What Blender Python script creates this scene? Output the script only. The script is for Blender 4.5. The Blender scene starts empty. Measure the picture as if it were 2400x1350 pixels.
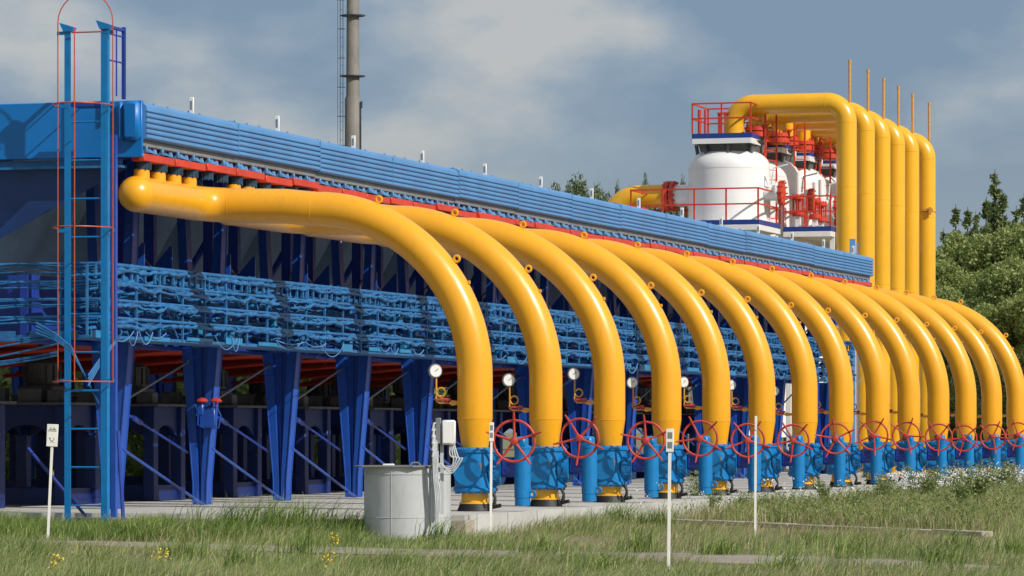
import bpy, math, random
import numpy as np
from mathutils import Vector, Matrix
from mathutils import noise as mn
R = math.radians
PI = math.pi
random.seed(7)
rng = np.random.default_rng(11)
S = bpy.context.scene
C = S.collection

# ------------------------------------------------------------------ camera
HC = 1.2            # camera height above the concrete slab (slab top is z = 0)
F = 9000.0          # focal length in pixels of a 2400 px wide picture
cam_d = bpy.data.cameras.new('camera'); cam = bpy.data.objects.new('camera', cam_d); C.objects.link(cam)
cam.location = (0, 0, HC); cam.rotation_euler = (R(90), 0, 0)
cam_d.sensor_width = 36; cam_d.lens = 36 * F / 2400; cam_d.shift_y = 335 / 2400
cam_d.clip_start = 0.5; cam_d.clip_end = 5000
S.camera = cam

# ------------------------------------------------------------------ light
SUN = Vector((0.62, -0.52, 0.60)).normalized()      # towards the sun
elev = math.asin(SUN.z); azim = math.atan2(SUN.x, SUN.y)
W = bpy.data.worlds.new('World'); S.world = W; W.use_nodes = True
nt = W.node_tree; nt.nodes.clear()
def N(t, **k):
    n = nt.nodes.new(t)
    for a, b in k.items(): setattr(n, a, b)
    return n
L = nt.links.new
sky = N('ShaderNodeTexSky', sky_type='NISHITA', sun_disc=False)
sky.sun_elevation = elev; sky.sun_rotation = azim
sky.air_density = 1.2; sky.dust_density = 1.5
tc = N('ShaderNodeTexCoord')
mp = N('ShaderNodeMapping'); mp.inputs['Scale'].default_value = (1, 1, 1.9)
L(tc.outputs['Generated'], mp.inputs['Vector'])
n1 = N('ShaderNodeTexNoise'); n1.inputs['Scale'].default_value = 11.0; n1.inputs['Detail'].default_value = 7; n1.inputs['Roughness'].default_value = 0.5
mp.inputs['Location'].default_value = (7.7, 0.1, 4.1)
L(mp.outputs['Vector'], n1.inputs['Vector'])
sepz = N('ShaderNodeSeparateXYZ'); L(tc.outputs['Generated'], sepz.inputs[0])
# cloud cover grows with height above the horizon
ram = N('ShaderNodeValToRGB')
e = ram.color_ramp.elements
e[0].position = 0.44; e[0].color = (0.188, 0.278, 0.405, 1)
e[1].position = 0.62; e[1].color = (0.50, 0.515, 0.53, 1)
m = ram.color_ramp.elements.new(0.52); m.color = (0.28, 0.36, 0.46, 1)
hz = N('ShaderNodeMapRange'); hz.inputs['From Min'].default_value = 0.045; hz.inputs['From Max'].default_value = 0.125
hz.inputs['To Min'].default_value = -0.11; hz.inputs['To Max'].default_value = 0.08
L(sepz.outputs['Z'], hz.inputs['Value'])
ad = N('ShaderNodeMath', operation='ADD'); L(n1.outputs['Fac'], ad.inputs[0]); L(hz.outputs['Result'], ad.inputs[1])
L(ad.outputs[0], ram.inputs['Fac'])
# paler band low over the horizon
hb = N('ShaderNodeMapRange'); hb.inputs['From Min'].default_value = 0.045; hb.inputs['From Max'].default_value = 0.085
hb.inputs['To Min'].default_value = 0.75; hb.inputs['To Max'].default_value = 0.0
L(sepz.outputs['Z'], hb.inputs['Value'])
mixh = N('ShaderNodeMix', data_type='RGBA'); mixh.inputs[7].default_value = (0.30, 0.37, 0.43, 1)
L(hb.outputs['Result'], mixh.inputs[0]); L(ram.outputs['Color'], mixh.inputs[6])
bgs = N('ShaderNodeBackground'); bgs.inputs['Strength'].default_value = 0.10; L(sky.outputs[0], bgs.inputs['Color'])
bgc = N('ShaderNodeBackground'); bgc.inputs['Strength'].default_value = 1.0; L(mixh.outputs[2], bgc.inputs['Color'])
mx = N('ShaderNodeMixShader'); mx.inputs[0].default_value = 0.88
L(bgs.outputs[0], mx.inputs[1]); L(bgc.outputs[0], mx.inputs[2])
wo = N('ShaderNodeOutputWorld'); L(mx.outputs[0], wo.inputs['Surface'])
sd = bpy.data.lights.new('sun', 'SUN'); sd.energy = 4.2; sd.angle = R(0.5); sd.color = (1.0, 0.95, 0.87)
so = bpy.data.objects.new('sun', sd); C.objects.link(so)
so.rotation_euler = SUN.to_track_quat('Z', 'Y').to_euler(); so.location = (20, -20, 40)
S.view_settings.view_transform = 'Standard'; S.view_settings.look = 'None'
S.view_settings.exposure = 0.0; S.view_settings.gamma = 1.0
S.cycles.max_bounces = 6

# ------------------------------------------------------------------ materials
def mat(name, col, rough=0.5, var=0.12, scale=2.0, metal=0.0, bump=0.0, bscale=30, streak=0.0, dirt=(0.12, 0.09, 0.06),
        dirt_amt=0.0, coat=0.0, stretch=(1, 1, 1), trans=0.0, island=0.0, col2=None):
    m = bpy.data.materials.new(name); m.use_nodes = True
    t = m.node_tree; b = t.nodes['Principled BSDF']; l = t.links.new
    b.inputs['Roughness'].default_value = rough; b.inputs['Metallic'].default_value = metal
    if coat: b.inputs['Coat Weight'].default_value = coat; b.inputs['Coat Roughness'].default_value = 0.15
    co = t.nodes.new('ShaderNodeTexCoord'); mpp = t.nodes.new('ShaderNodeMapping'); mpp.inputs['Scale'].default_value = stretch
    l(co.outputs['Object'], mpp.inputs['Vector'])
    n = t.nodes.new('ShaderNodeTexNoise'); n.inputs['Scale'].default_value = scale; n.inputs['Detail'].default_value = 6
    n.inputs['Roughness'].default_value = 0.6
    l(mpp.outputs[0], n.inputs['Vector'])
    c1 = tuple(min(1, c * (1 + var)) for c in col) + (1,); c0 = tuple(c * (1 - var) for c in col) + (1,)
    if col2: c0 = tuple(col2) + (1,); c1 = tuple(col) + (1,)
    r = t.nodes.new('ShaderNodeValToRGB'); r.color_ramp.elements[0].position = 0.3; r.color_ramp.elements[1].position = 0.7
    r.color_ramp.elements[0].color = c0; r.color_ramp.elements[1].color = c1
    if island:
        g = t.nodes.new('ShaderNodeNewGeometry'); mm = t.nodes.new('ShaderNodeMath'); mm.operation = 'MULTIPLY_ADD'
        mm.inputs[1].default_value = island; l(g.outputs['Random Per Island'], mm.inputs[0])
        m2 = t.nodes.new('ShaderNodeMath'); m2.operation = 'SUBTRACT'; m2.inputs[1].default_value = island / 2
        l(n.outputs['Fac'], m2.inputs[0]); l(m2.outputs[0], mm.inputs[2]); l(mm.outputs[0], r.inputs['Fac'])
    else:
        l(n.outputs['Fac'], r.inputs['Fac'])
    out = r.outputs['Color']
    if dirt_amt:
        mp2 = t.nodes.new('ShaderNodeMapping'); mp2.inputs['Scale'].default_value = (7, 7, 1.3)
        l(co.outputs['Object'], mp2.inputs['Vector'])
        n2 = t.nodes.new('ShaderNodeTexNoise'); n2.inputs['Scale'].default_value = 1.7; n2.inputs['Detail'].default_value = 8; n2.inputs['Roughness'].default_value = 0.7
        l(mp2.outputs[0], n2.inputs['Vector'])
        mr = t.nodes.new('ShaderNodeMapRange'); mr.inputs['From Min'].default_value = 0.52; mr.inputs['From Max'].default_value = 0.78
        mr.inputs['To Max'].default_value = dirt_amt; l(n2.outputs['Fac'], mr.inputs['Value'])
        mxx = t.nodes.new('ShaderNodeMix'); mxx.data_type = 'RGBA'; mxx.inputs[7].default_value = tuple(dirt) + (1,)
        l(mr.outputs[0], mxx.inputs[0]); l(out, mxx.inputs[6]); out = mxx.outputs[2]
        ra = t.nodes.new('ShaderNodeMath'); ra.operation = 'MULTIPLY_ADD'; ra.inputs[1].default_value = 0.5; ra.inputs[2].default_value = rough
        l(mr.outputs[0], ra.inputs[0]); l(ra.outputs[0], b.inputs['Roughness'])
    l(out, b.inputs['Base Color'])
    if bump:
        nb = t.nodes.new('ShaderNodeTexNoise'); nb.inputs['Scale'].default_value = bscale; nb.inputs['Detail'].default_value = 5
        l(co.outputs['Object'], nb.inputs['Vector'])
        bp = t.nodes.new('ShaderNodeBump'); bp.inputs['Strength'].default_value = bump; bp.inputs['Distance'].default_value = 0.02
        l(nb.outputs['Fac'], bp.inputs['Height']); l(bp.outputs[0], b.inputs['Normal'])
    if trans:
        tr = t.nodes.new('ShaderNodeBsdfTranslucent'); l(out, tr.inputs['Color'])
        ms = t.nodes.new('ShaderNodeMixShader'); ms.inputs[0].default_value = trans
        l(b.outputs[0], ms.inputs[1]); l(tr.outputs[0], ms.inputs[2]); l(ms.outputs[0], t.nodes['Material Output'].inputs['Surface'])
    return m
M = {}
M['yellow'] = mat('yellow_paint', (0.84, 0.385, 0.010), 0.36, 0.05, 1.2, dirt_amt=0.38, dirt=(0.42, 0.22, 0.05), coat=0.35, bump=0.03, bscale=5)
M['yellow2'] = mat('yellow_riser_paint', (0.82, 0.42, 0.012), 0.32, 0.06, 1.0, dirt_amt=0.25, dirt=(0.35, 0.2, 0.04), coat=0.3)
M['brass'] = mat('brass_paint', (0.62, 0.30, 0.05), 0.4, 0.2, 20)
M['lblue'] = mat('light_blue_panel', (0.085, 0.245, 0.50), 0.45, 0.10, 1.5, dirt_amt=0.35, dirt=(0.16, 0.22, 0.28))
M['mblue'] = mat('end_panel_blue', (0.0, 0.16, 0.50), 0.42, 0.10, 1.5, dirt_amt=0.2, dirt=(0.02, 0.10, 0.22))
M['vblue'] = mat('valve_blue', (0.003, 0.19, 0.49), 0.40, 0.14, 5, dirt_amt=0.3, dirt=(0.02, 0.08, 0.17), bump=0.15, bscale=22)
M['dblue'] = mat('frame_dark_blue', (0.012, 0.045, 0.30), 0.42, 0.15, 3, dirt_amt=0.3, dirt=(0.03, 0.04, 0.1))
M['stand'] = mat('stand_blue_shaded', (0.006, 0.022, 0.13), 0.45, 0.2, 3)  # frame blue darkened, the shade under the bank put into the colour
M['cblue'] = mat('column_blue', (0.012, 0.074, 0.38), 0.38, 0.12, 3, dirt_amt=0.25, dirt=(0.03, 0.05, 0.15))
M['rail'] = mat('rail_blue', (0.016, 0.135, 0.34), 0.5, 0.35, 6, dirt_amt=0.4, dirt=(0.08, 0.19, 0.29))
M['plate'] = mat('toe_plate_blue', (0.015, 0.20, 0.42), 0.45, 0.2, 3)
M['lblue2'] = mat('ladder_blue', (0.0, 0.175, 0.47), 0.38, 0.12, 4, dirt_amt=0.3, dirt=(0.02, 0.08, 0.15))
M['red'] = mat('red_paint', (0.58, 0.045, 0.018), 0.45, 0.15, 3, dirt_amt=0.4, dirt=(0.25, 0.05, 0.03))
M['wheel'] = mat('handwheel_red', (0.50, 0.045, 0.03), 0.42, 0.25, 12, dirt_amt=0.4, dirt=(0.35, 0.15, 0.12))
M['orange'] = mat('orange_cage', (0.46, 0.075, 0.035), 0.45, 0.2, 6)
M['flng'] = mat('flange_navy', (0.015, 0.045, 0.085), 0.35, 0.5, 9)
M['black'] = mat('black_rubber', (0.012, 0.012, 0.013), 0.6, 0.3, 8)
M['dark'] = mat('dark_steel', (0.035, 0.045, 0.06), 0.5, 0.4, 8)
M['grey'] = mat('grey_steel', (0.20, 0.205, 0.21), 0.5, 0.2, 4, dirt_amt=0.3)
M['plenum'] = mat('plenum_sheet', (0.27, 0.41, 0.58), 0.5, 0.25, 1.2, dirt_amt=0.3, dirt=(0.25, 0.24, 0.20))
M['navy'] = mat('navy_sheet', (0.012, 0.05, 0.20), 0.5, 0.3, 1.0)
M['motor'] = mat('motor_grey', (0.11, 0.115, 0.12), 0.55, 0.3, 4)
M['tankg'] = mat('grey_tank_paint', (0.50, 0.515, 0.53), 0.42, 0.06, 2, dirt_amt=0.5, dirt=(0.27, 0.25, 0.22))
M['white'] = mat('white_paint', (0.78, 0.78, 0.77), 0.35, 0.04, 2, dirt_amt=0.15, dirt=(0.5, 0.48, 0.45))
M['sign'] = mat('sign_white', (0.80, 0.79, 0.74), 0.5, 0.05, 6, dirt_amt=0.3, dirt=(0.45, 0.42, 0.36))
M['band'] = mat('navy_band', (0.012, 0.045, 0.25), 0.4, 0.1, 4)
M['cable'] = mat('pale_cable', (0.55, 0.57, 0.60), 0.5, 0.2, 4)
M['glass'] = mat('dial_face', (0.82, 0.82, 0.80), 0.15, 0.02, 4, coat=1.0)
M['conc'] = mat('concrete', (0.50, 0.49, 0.465), 0.85, 0.14, 0.9, bump=0.35, bscale=25, dirt_amt=0.35, dirt=(0.30, 0.28, 0.25))
M['conc2'] = mat('old_concrete', (0.42, 0.37, 0.30), 0.9, 0.18, 2.2, bump=0.5, bscale=25, dirt_amt=0.5, dirt=(0.22, 0.18, 0.13))
M['path'] = mat('path_concrete', (0.29, 0.25, 0.205), 0.9, 0.2, 1.2, bump=0.5, bscale=30)
M['chim'] = mat('chimney_steel', (0.20, 0.185, 0.165), 0.7, 0.2, 0.8, dirt_amt=0.5, dirt=(0.10, 0.09, 0.08))
M['soil'] = mat('meadow_ground', (0.16, 0.17, 0.07), 0.95, 0.3, 0.25, bump=0.6, bscale=12, col2=(0.22, 0.18, 0.11))
M['grass'] = mat('grass_blades', (0.38, 0.43, 0.17), 0.6, 0.3, 0.35, island=0.7, col2=(0.13, 0.205, 0.04), trans=0.35)
M['dry'] = mat('dry_grass_blades', (0.50, 0.40, 0.25), 0.65, 0.3, 0.5, island=0.6, col2=(0.24, 0.23, 0.10), trans=0.3)
M['bladeg'] = mat('tuft_blades', (0.33, 0.42, 0.12), 0.55, 0.3, 0.6, island=0.6, col2=(0.09, 0.17, 0.02), trans=0.35)
M['leafw'] = mat('weed_leaves', (0.30, 0.36, 0.13), 0.6, 0.3, 0.8, island=0.6, col2=(0.11, 0.16, 0.04), trans=0.3)
M['wflower'] = mat('white_flower', (0.78, 0.79, 0.80), 0.7, 0.08, 5)
M['yflower'] = mat('yellow_flower', (0.80, 0.55, 0.02), 0.7, 0.1, 5)
M['leaf'] = mat('leaf_green', (0.46, 0.50, 0.19), 0.55, 0.3, 0.22, island=0.7, col2=(0.16, 0.23, 0.05), trans=0.45)
M['leafd'] = mat('leaf_far', (0.19, 0.235, 0.12), 0.6, 0.3, 0.3, island=0.5, col2=(0.09, 0.125, 0.06), trans=0.25)
M['needle'] = mat('spruce_needles', (0.24, 0.30, 0.11), 0.6, 0.3, 0.6, island=0.6, col2=(0.09, 0.14, 0.04), trans=0.3)
M['bark'] = mat('bark', (0.13, 0.105, 0.08), 0.9, 0.3, 3, bump=0.6, bscale=10)
M['ink'] = mat('sign_ink', (0.03, 0.03, 0.035), 0.6, 0.1, 5)

# ------------------------------------------------------------------ mesh builder
class MB:
    def __init__(s): s.v = []; s.f = []; s.st = []
    def add(s, vs, fs):
        s.st.append((len(s.v), len(s.f))); o = len(s.v); s.v += [tuple(v) for v in vs]; s.f += [tuple(o + i for i in f) for f in fs]; return s
    def box(s, c, d, rz=0, bev=0.0, mx=None):
        x, y, z = d[0] / 2, d[1] / 2, d[2] / 2
        if bev <= 0:
            P = [(i * x, j * y, k * z) for i in (-1, 1) for j in (-1, 1) for k in (-1, 1)]
            Fc = [(0, 1, 3, 2), (4, 6, 7, 5), (0, 4, 5, 1), (2, 3, 7, 6), (0, 2, 6, 4), (1, 5, 7, 3)]
        else:
            b = min(bev, x * .9, y * .9, z * .9); P = []; Fc = []
            idx = {}
            for i in (-1, 1):
                for j in (-1, 1):
                    for k in (-1, 1):
                        idx[i, j, k, 0] = len(P); P.append((i * x, j * (y - b), k * (z - b)))
                        idx[i, j, k, 1] = len(P); P.append((i * (x - b), j * y, k * (z - b)))
                        idx[i, j, k, 2] = len(P); P.append((i * (x - b), j * (y - b), k * z))
            for i in (-1, 1):
                q = [idx[i, -1, -1, 0], idx[i, 1, -1, 0], idx[i, 1, 1, 0], idx[i, -1, 1, 0]]; Fc.append(q if i > 0 else q[::-1])
                q = [idx[-1, i, -1, 1], idx[-1, i, 1, 1], idx[1, i, 1, 1], idx[1, i, -1, 1]]; Fc.append(q if i > 0 else q[::-1])
                q = [idx[-1, -1, i, 2], idx[1, -1, i, 2], idx[1, 1, i, 2], idx[-1, 1, i, 2]]; Fc.append(q if i > 0 else q[::-1])
            for a in (-1, 1):
                for c_ in (-1, 1):
                    Fc.append([idx[a, c_, -1, 0], idx[a, c_, 1, 0], idx[a, c_, 1, 1], idx[a, c_, -1, 1]])
                    Fc.append([idx[a, -1, c_, 0], idx[a, 1, c_, 0], idx[a, 1, c_, 2], idx[a, -1, c_, 2]])
                    Fc.append([idx[-1, a, c_, 1], idx[1, a, c_, 1], idx[1, a, c_, 2], idx[-1, a, c_, 2]])
            for kk in [(i, j, k) for i in (-1, 1) for j in (-1, 1) for k in (-1, 1)]:
                Fc.append([idx[kk + (0,)], idx[kk + (1,)], idx[kk + (2,)]])
        cs, sn = math.cos(rz), math.sin(rz)
        out = []
        for p in P:
            q = Vector(p)
            if mx is not None: q = mx @ q
            out.append((c[0] + q.x * cs - q.y * sn, c[1] + q.x * sn + q.y * cs, c[2] + q.z))
        return s.add(out, Fc)
    def tube(s, pts, r, n=16, caps=True, closed=False):
        pts = [Vector(p) for p in pts]; k = len(pts)
        rr = r if isinstance(r, (list, tuple)) else [r] * k
        rings = []; nrm = None
        for i, p in enumerate(pts):
            if closed: t = (pts[(i + 1) % k] - pts[i - 1]).normalized()
            else: t = (pts[min(i + 1, k - 1)] - pts[max(i - 1, 0)])
            t = t.normalized() if t.length > 1e-9 else Vector((0, 0, 1))
            if nrm is None:
                a = Vector((0, 0, 1)) if abs(t.z) < .9 else Vector((1, 0, 0))
                nrm = (a - t * a.dot(t)).normalized()
            else:
                nrm = (nrm - t * nrm.dot(t)).normalized()
            bn = t.cross(nrm)
            rings.append([p + (nrm * math.cos(2 * PI * j / n) + bn * math.sin(2 * PI * j / n)) * rr[i] for j in range(n)])
        vs = [v for g in rings for v in g]; fs = []
        for i in range(k if closed else k - 1):
            a = i * n; b = ((i + 1) % k) * n
            for j in range(n): fs.append((a + j, a + (j + 1) % n, b + (j + 1) % n, b + j))
        if caps and not closed:
            fs.append(tuple(range(n))[::-1]); fs.append(tuple((k - 1) * n + j for j in range(n)))
        return s.add(vs, fs)
    def cyl(s, a, b, r, r2=None, n=16): return s.tube([a, b], [r, r if r2 is None else r2], n)
    def lathe(s, prof, c=(0, 0, 0), ax='z', n=24, caps=True):
        vs = []; k = len(prof)
        for (r, h) in prof:
            for j in range(n):
                a = 2 * PI * j / n; p = (r * math.cos(a), r * math.sin(a), h)
                if ax == 'y': p = (p[0], p[2], p[1])
                if ax == 'x': p = (p[2], p[0], p[1])
                vs.append((c[0] + p[0], c[1] + p[1], c[2] + p[2]))
        fs = []
        for i in range(k - 1):
            for j in range(n): fs.append((i * n + j, i * n + (j + 1) % n, (i + 1) * n + (j + 1) % n, (i + 1) * n + j))
        if caps: fs.append(tuple(range(n))[::-1]); fs.append(tuple((k - 1) * n + j for j in range(n)))
        return s.add(vs, fs)
    def prism(s, poly, axis, a, b):        # poly in the two other axes, extruded a..b along axis
        n = len(poly); vs = []
        for h in (a, b):
            for (p, q) in poly:
                vs.append({'x': (h, p, q), 'y': (p, h, q), 'z': (p, q, h)}[axis])
        fs = [tuple(range(n))[::-1], tuple(n + i for i in range(n))] + [(i, (i + 1) % n, n + (i + 1) % n, n + i) for i in range(n)]
        return s.add(vs, fs)
    def torus(s, c, r, r2, ax='z', n=28, m=8):
        pts = []
        for i in range(n):
            a = 2 * PI * i / n; p = {'z': (math.cos(a), math.sin(a), 0), 'y': (math.cos(a), 0, math.sin(a)), 'x': (0, math.cos(a), math.sin(a))}[ax]
            pts.append(Vector(c) + Vector(p) * r)
        return s.tube(pts, r2, m, closed=True)
    def mesh(s, name, m, ang=38):
        me = bpy.data.meshes.new(name); me.from_pydata(s.v, [], s.f)
        me.materials.append(m)
        import bmesh
        bm = bmesh.new(); bm.from_mesh(me); bmesh.ops.recalc_face_normals(bm, faces=bm.faces); bm.to_mesh(me); bm.free()
        me.shade_smooth(); me.set_sharp_from_angle(angle=R(ang)); me.update()
        return me
    def build(s, name, m, parent=None, ang=38):
        o = bpy.data.objects.new(name, s.mesh(name, m, ang)); C.objects.link(o)
        if parent is not None: o.parent = parent
        return o

def smooth(pts, n=6):
    P = [Vector(p) for p in pts]; P = [P[0] * 2 - P[1]] + P + [P[-1] * 2 - P[-2]]; out = []
    for i in range(1, len(P) - 2):
        for k in range(n):
            t = k / n; a, b, c, d = P[i - 1], P[i], P[i + 1], P[i + 2]
            out.append(.5 * ((2 * b) + (c - a) * t + (2 * a - 5 * b + 4 * c - d) * t * t + (3 * b - a - 3 * c + d) * t ** 3))
    return out + [P[-2]]
def build_sep(mb, name, m, parent=None, per=1, ang=38):      # one object for every `per` shapes that were added
    out = []; st = mb.st + [(len(mb.v), len(mb.f))]
    for i in range(0, len(mb.st), per):
        a, b = st[i], st[min(i + per, len(mb.st))]
        q = MB(); q.v = mb.v[a[0]:b[0]]; q.f = [tuple(j - a[0] for j in f) for f in mb.f[a[1]:b[1]]]
        out.append(q.build(name, m, parent, ang))
    return out
def tag(o, label, cat, group=None, kind=None):
    if label: o['label'] = label
    if cat: o['category'] = cat
    if group: o['group'] = group
    if kind: o['kind'] = kind
    return o
def struct(o): o['kind'] = 'structure'; return o

# ------------------------------------------------------------------ frames
TH = math.atan2(2760, F)
UX, UY = math.sin(TH), math.cos(TH)       # along the cooler bank, away from the camera
VX, VY = math.cos(TH), -math.sin(TH)      # out of its long face
O = (-0.54, 57.5)
BAY = 3.71; NB = 14
def W3(v, u, z=0): return Vector((O[0] + u * UX + v * VX, O[1] + u * UY + v * VY, z))
def toUV(X, Y):
    dx, dy = X - O[0], Y - O[1]; return dx * VX + dy * VY, dx * UX + dy * UY
def PX(x, y, Z): return Vector(((x - 1200) / F * Z, Z, HC + (1010 - y) / F * Z))
def empty(name, loc, label, cat, group=None, bank=True, rz=None):
    o = bpy.data.objects.new(name, None); C.objects.link(o); o.empty_display_size = 0.3
    o.location = loc; o.rotation_euler = (0, 0, (-TH if bank else 0) if rz is None else rz)
    return tag(o, label, cat, group)
def copy_tree(o, parent=None):
    c = o.copy(); C.objects.link(c)
    if parent is not None: c.parent = parent
    for ch in list(o.children): copy_tree(ch, c)
    return c
ORD = ['nearest', 'second', 'third', 'fourth', 'fifth', 'sixth', 'seventh', 'eighth', 'ninth', 'tenth', 'eleventh', 'twelfth', 'thirteenth', 'farthest']

# ------------------------------------------------------------------ ground
GZ = -0.30
g = MB(); g.add([(-1500, -300, GZ), (1500, -300, GZ), (1500, 3000, GZ), (-1500, 3000, GZ)], [(0, 1, 2, 3)])
struct(g.build('ground', M['soil']))
def slab_edge_u(v): return -2.55
g = MB()
def bankpoly(mb, pts, z0, z1):
    n = len(pts); P = [W3(v, u) for v, u in pts]
    mb.add([(p.x, p.y, z0) for p in P] + [(p.x, p.y, z1) for p in P], [tuple(range(n))[::-1], tuple(range(n, 2 * n))] + [(i, (i + 1) % n, n + (i + 1) % n, n + i) for i in range(n)])
bankpoly(g, [(-18, -2.9), (0.75, -2.9), (0.75, 54), (-18, 54)], GZ - .2, 0.0)
slab = struct(g.build('concrete_slab', M['conc']))
# joint lines and hairline relief of the slab
t = M['conc'].node_tree; l = t.links.new; b = t.nodes['Principled BSDF']
co = t.nodes.new('ShaderNodeTexCoord'); mpn = t.nodes.new('ShaderNodeMapping'); mpn.inputs['Rotation'].default_value = (0, 0, TH)
l(co.outputs['Object'], mpn.inputs['Vector'])
bk = t.nodes.new('ShaderNodeTexBrick'); bk.offset = 0.0; bk.inputs['Scale'].default_value = 1; bk.inputs['Brick Width'].default_value = 3.0
bk.inputs['Row Height'].default_value = 1.5; bk.inputs['Mortar Size'].default_value = 0.018
bk.inputs['Color1'].default_value = (1, 1, 1, 1); bk.inputs['Color2'].default_value = (0.93, 0.93, 0.93, 1); bk.inputs['Mortar'].default_value = (0.45, 0.43, 0.4, 1)
l(mpn.outputs[0], bk.inputs['Vector'])
src = b.inputs['Base Color'].links[0].from_socket
mm = t.nodes.new('ShaderNodeMix'); mm.data_type = 'RGBA'; mm.blend_type = 'MULTIPLY'; mm.inputs[0].default_value = 1
l(src, mm.inputs[6]); l(bk.outputs['Color'], mm.inputs[7]); l(mm.outputs[2], b.inputs['Base Color'])

# edge apron in front of the slab, worn and sandy
g = MB(); bankpoly(g, [(-5.2, -3.35), (0.9, -3.35), (0.9, -2.903), (-5.2, -2.903)], GZ - .2, -0.06)
struct(g.build('slab_apron', M['conc2']))
# foreground path
def gp(x, y, z=GZ): Z = F * (HC - z) / (y - 1010); return ((x - 1200) / F * Z, Z)
pa = [gp(-60, 1262), gp(500, 1277), gp(1000, 1290), gp(1600, 1298), gp(2060, 1312), gp(2345, 1330)]
pb = [gp(2300, 1342), gp(2060, 1333), gp(1600, 1320), gp(1000, 1306), gp(500, 1290), gp(-60, 1273)]
PATH = pa + pb
g = MB(); n = len(PATH)
g.add([(x, y, GZ + .012) for x, y in PATH], [(0, 1, 10, 11), (1, 2, 9, 10), (2, 3, 8, 9), (3, 4, 7, 8), (4, 5, 6, 7)])
struct(g.build('footpath', M['path']))
# kerb
k0 = gp(1560, 1209, -.18); k1 = gp(2315, 1238, -.18)
g = MB(); dx, dy = k1[0] - k0[0], k1[1] - k0[1]; ln = math.hypot(dx, dy); a = math.atan2(dy, dx)
for i in range(7):
    tt = (i + .5) / 7
    g.box((k0[0] + dx * tt, k0[1] + dy * tt, GZ + .012 + random.uniform(-.008, .008)), (ln / 7 - .012, .20, .13), rz=a + random.uniform(-.01, .01), bev=.012)
tag(g.build('kerb', M['conc2']), 'low pale concrete kerb lying in the weeds on the right', 'kerb')
g = MB(); q0 = gp(1810, 1196); g.box((q0[0], q0[1], GZ + .06), (.9, .06, .10), rz=-.9, bev=.006); g.box((q0[0] + .55, q0[1] - .9, GZ + .05), (.8, .05, .07), rz=-.8, bev=.006)
tag(g.build('plank', M['red']), 'weathered reddish plank lying in the weeds behind the kerb', 'plank')

# ------------------------------------------------------------------ arched pipes
PR = 0.265; ZH = 4.675; LV = 4.39; RB = 2.55
def arch_path():
    p = [(-LV, -2.58, ZH), (-LV, -1.8, ZH), (-LV, -1.0, ZH), (-LV, -.52, ZH)]
    r = .50
    for k in range(1, 7):
        a = k / 7 * PI / 2; p.append((-LV + r * (1 - math.cos(a)), -r + r * math.sin(a), ZH - .004 * k))
    p.append((-LV + r, 0, ZH - .035)); p.append((-3.0, 0, ZH - .06))
    z0 = ZH - .11
    for k in range(0, 33):
        a = k / 32 * PI / 2; p.append((-RB + RB * math.sin(a), 0, z0 - RB + RB * math.cos(a)))
    return p
def archpt(ang, rad):   # ang above the horizontal, seen from the bend centre
    z0 = ZH - .11
    return Vector((-RB + rad * math.cos(ang), 0, z0 - RB + rad * math.sin(ang)))
def make_pipe():
    root = empty('arch_pipe', W3(0, 0), '', 'pipe')
    p = arch_path(); r = [PR] * len(p)
    p += [(0, 0, 1.75), (0, 0, 1.40), (0, 0, 1.385), (0, 0, 1.36), (0, 0, 0.97), (0, 0, .93)]; r += [PR, PR, PR * .995, PR * .985, .205, .20]
    mb = MB().tube(p, r, 40, caps=True); mb.build('pipe', M['yellow'], root, 60)
    mb = MB(); prof = [(PR * math.cos(a), -PR * math.sin(a)) for a in [i / 10 * PI / 2 for i in range(10)]] + [(.004, -PR)]
    mb.lathe([(a, b) for a, b in prof], (-LV, -2.59, ZH), 'y', 40); mb.build('end_cap', M['yellow'], root, 60)
    w = MB()
    for (c, ax) in (((0, 0, 1.385), 'z'), ((-LV, -2.58, ZH), 'y'), ((-LV, -.52, ZH), 'y'), ((-LV + .50, 0, ZH - .035), 'x'), ((-RB, 0, ZH - .11), 'x')):
        w.torus(c, PR - .003, .007, ax, 40, 6)
    build_sep(w, 'weld_seam', M['yellow'], root)
    for u in (-2.38, -1.76, -1.14, -.52):
        s = MB().cyl((-LV, u, ZH + .15), (-LV, u, ZH + .375), .118, n=20)
        s.build('nozzle', M['yellow'], root)
    for ang in (R(69), R(38)):
        q = archpt(ang, RB + PR + .055); rad = Vector((math.cos(ang), 0, math.sin(ang))); tn = Vector((-math.sin(ang), 0, math.cos(ang)))
        lg = MB(); pts = []
        for k in range(18):
            a = 2 * PI * k / 18; pts.append(q + rad * math.cos(a) * .045 + Vector((0, 1, 0)) * math.sin(a) * .0 + tn * math.sin(a) * .045)
        lg.tube(pts, .021, 8, closed=True)
        lg.box(tuple(q - rad * .055), (.07, .035, .06), mx=Matrix.Rotation(-(ang - PI / 2), 3, 'Y'))
        lg.build('lifting_lug', M['yellow'], root)
    q = archpt(R(30), RB + PR + .01); MB().box(tuple(q), (.05, .05, .05)).build('sensor_boss', M['yellow'], root)
    bs = MB().lathe([(.20, .30), (.205, .14), (.235, .135), (.235, .11)], n=24); bs.build('base_stub', M['yellow2'], root)
    bt = MB().lathe([(.225, .112), (.235, .09), (.27, .004), (.30, .0)], n=24); bt.build('boot', M['black'], root)
    return root
def pipe_label(i):
    if i == 0: return 'nearest yellow arched pipe, its round domed end left of all the others'
    if i == 13: return 'farthest yellow arched pipe at the right edge, in front of the trees'
    return f'{ORD[i]} yellow arched pipe counted from the grey tank towards the right edge'
p0 = make_pipe()
pipes = [p0]
for i in range(1, NB):
    pipes.append(copy_tree(p0))
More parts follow.
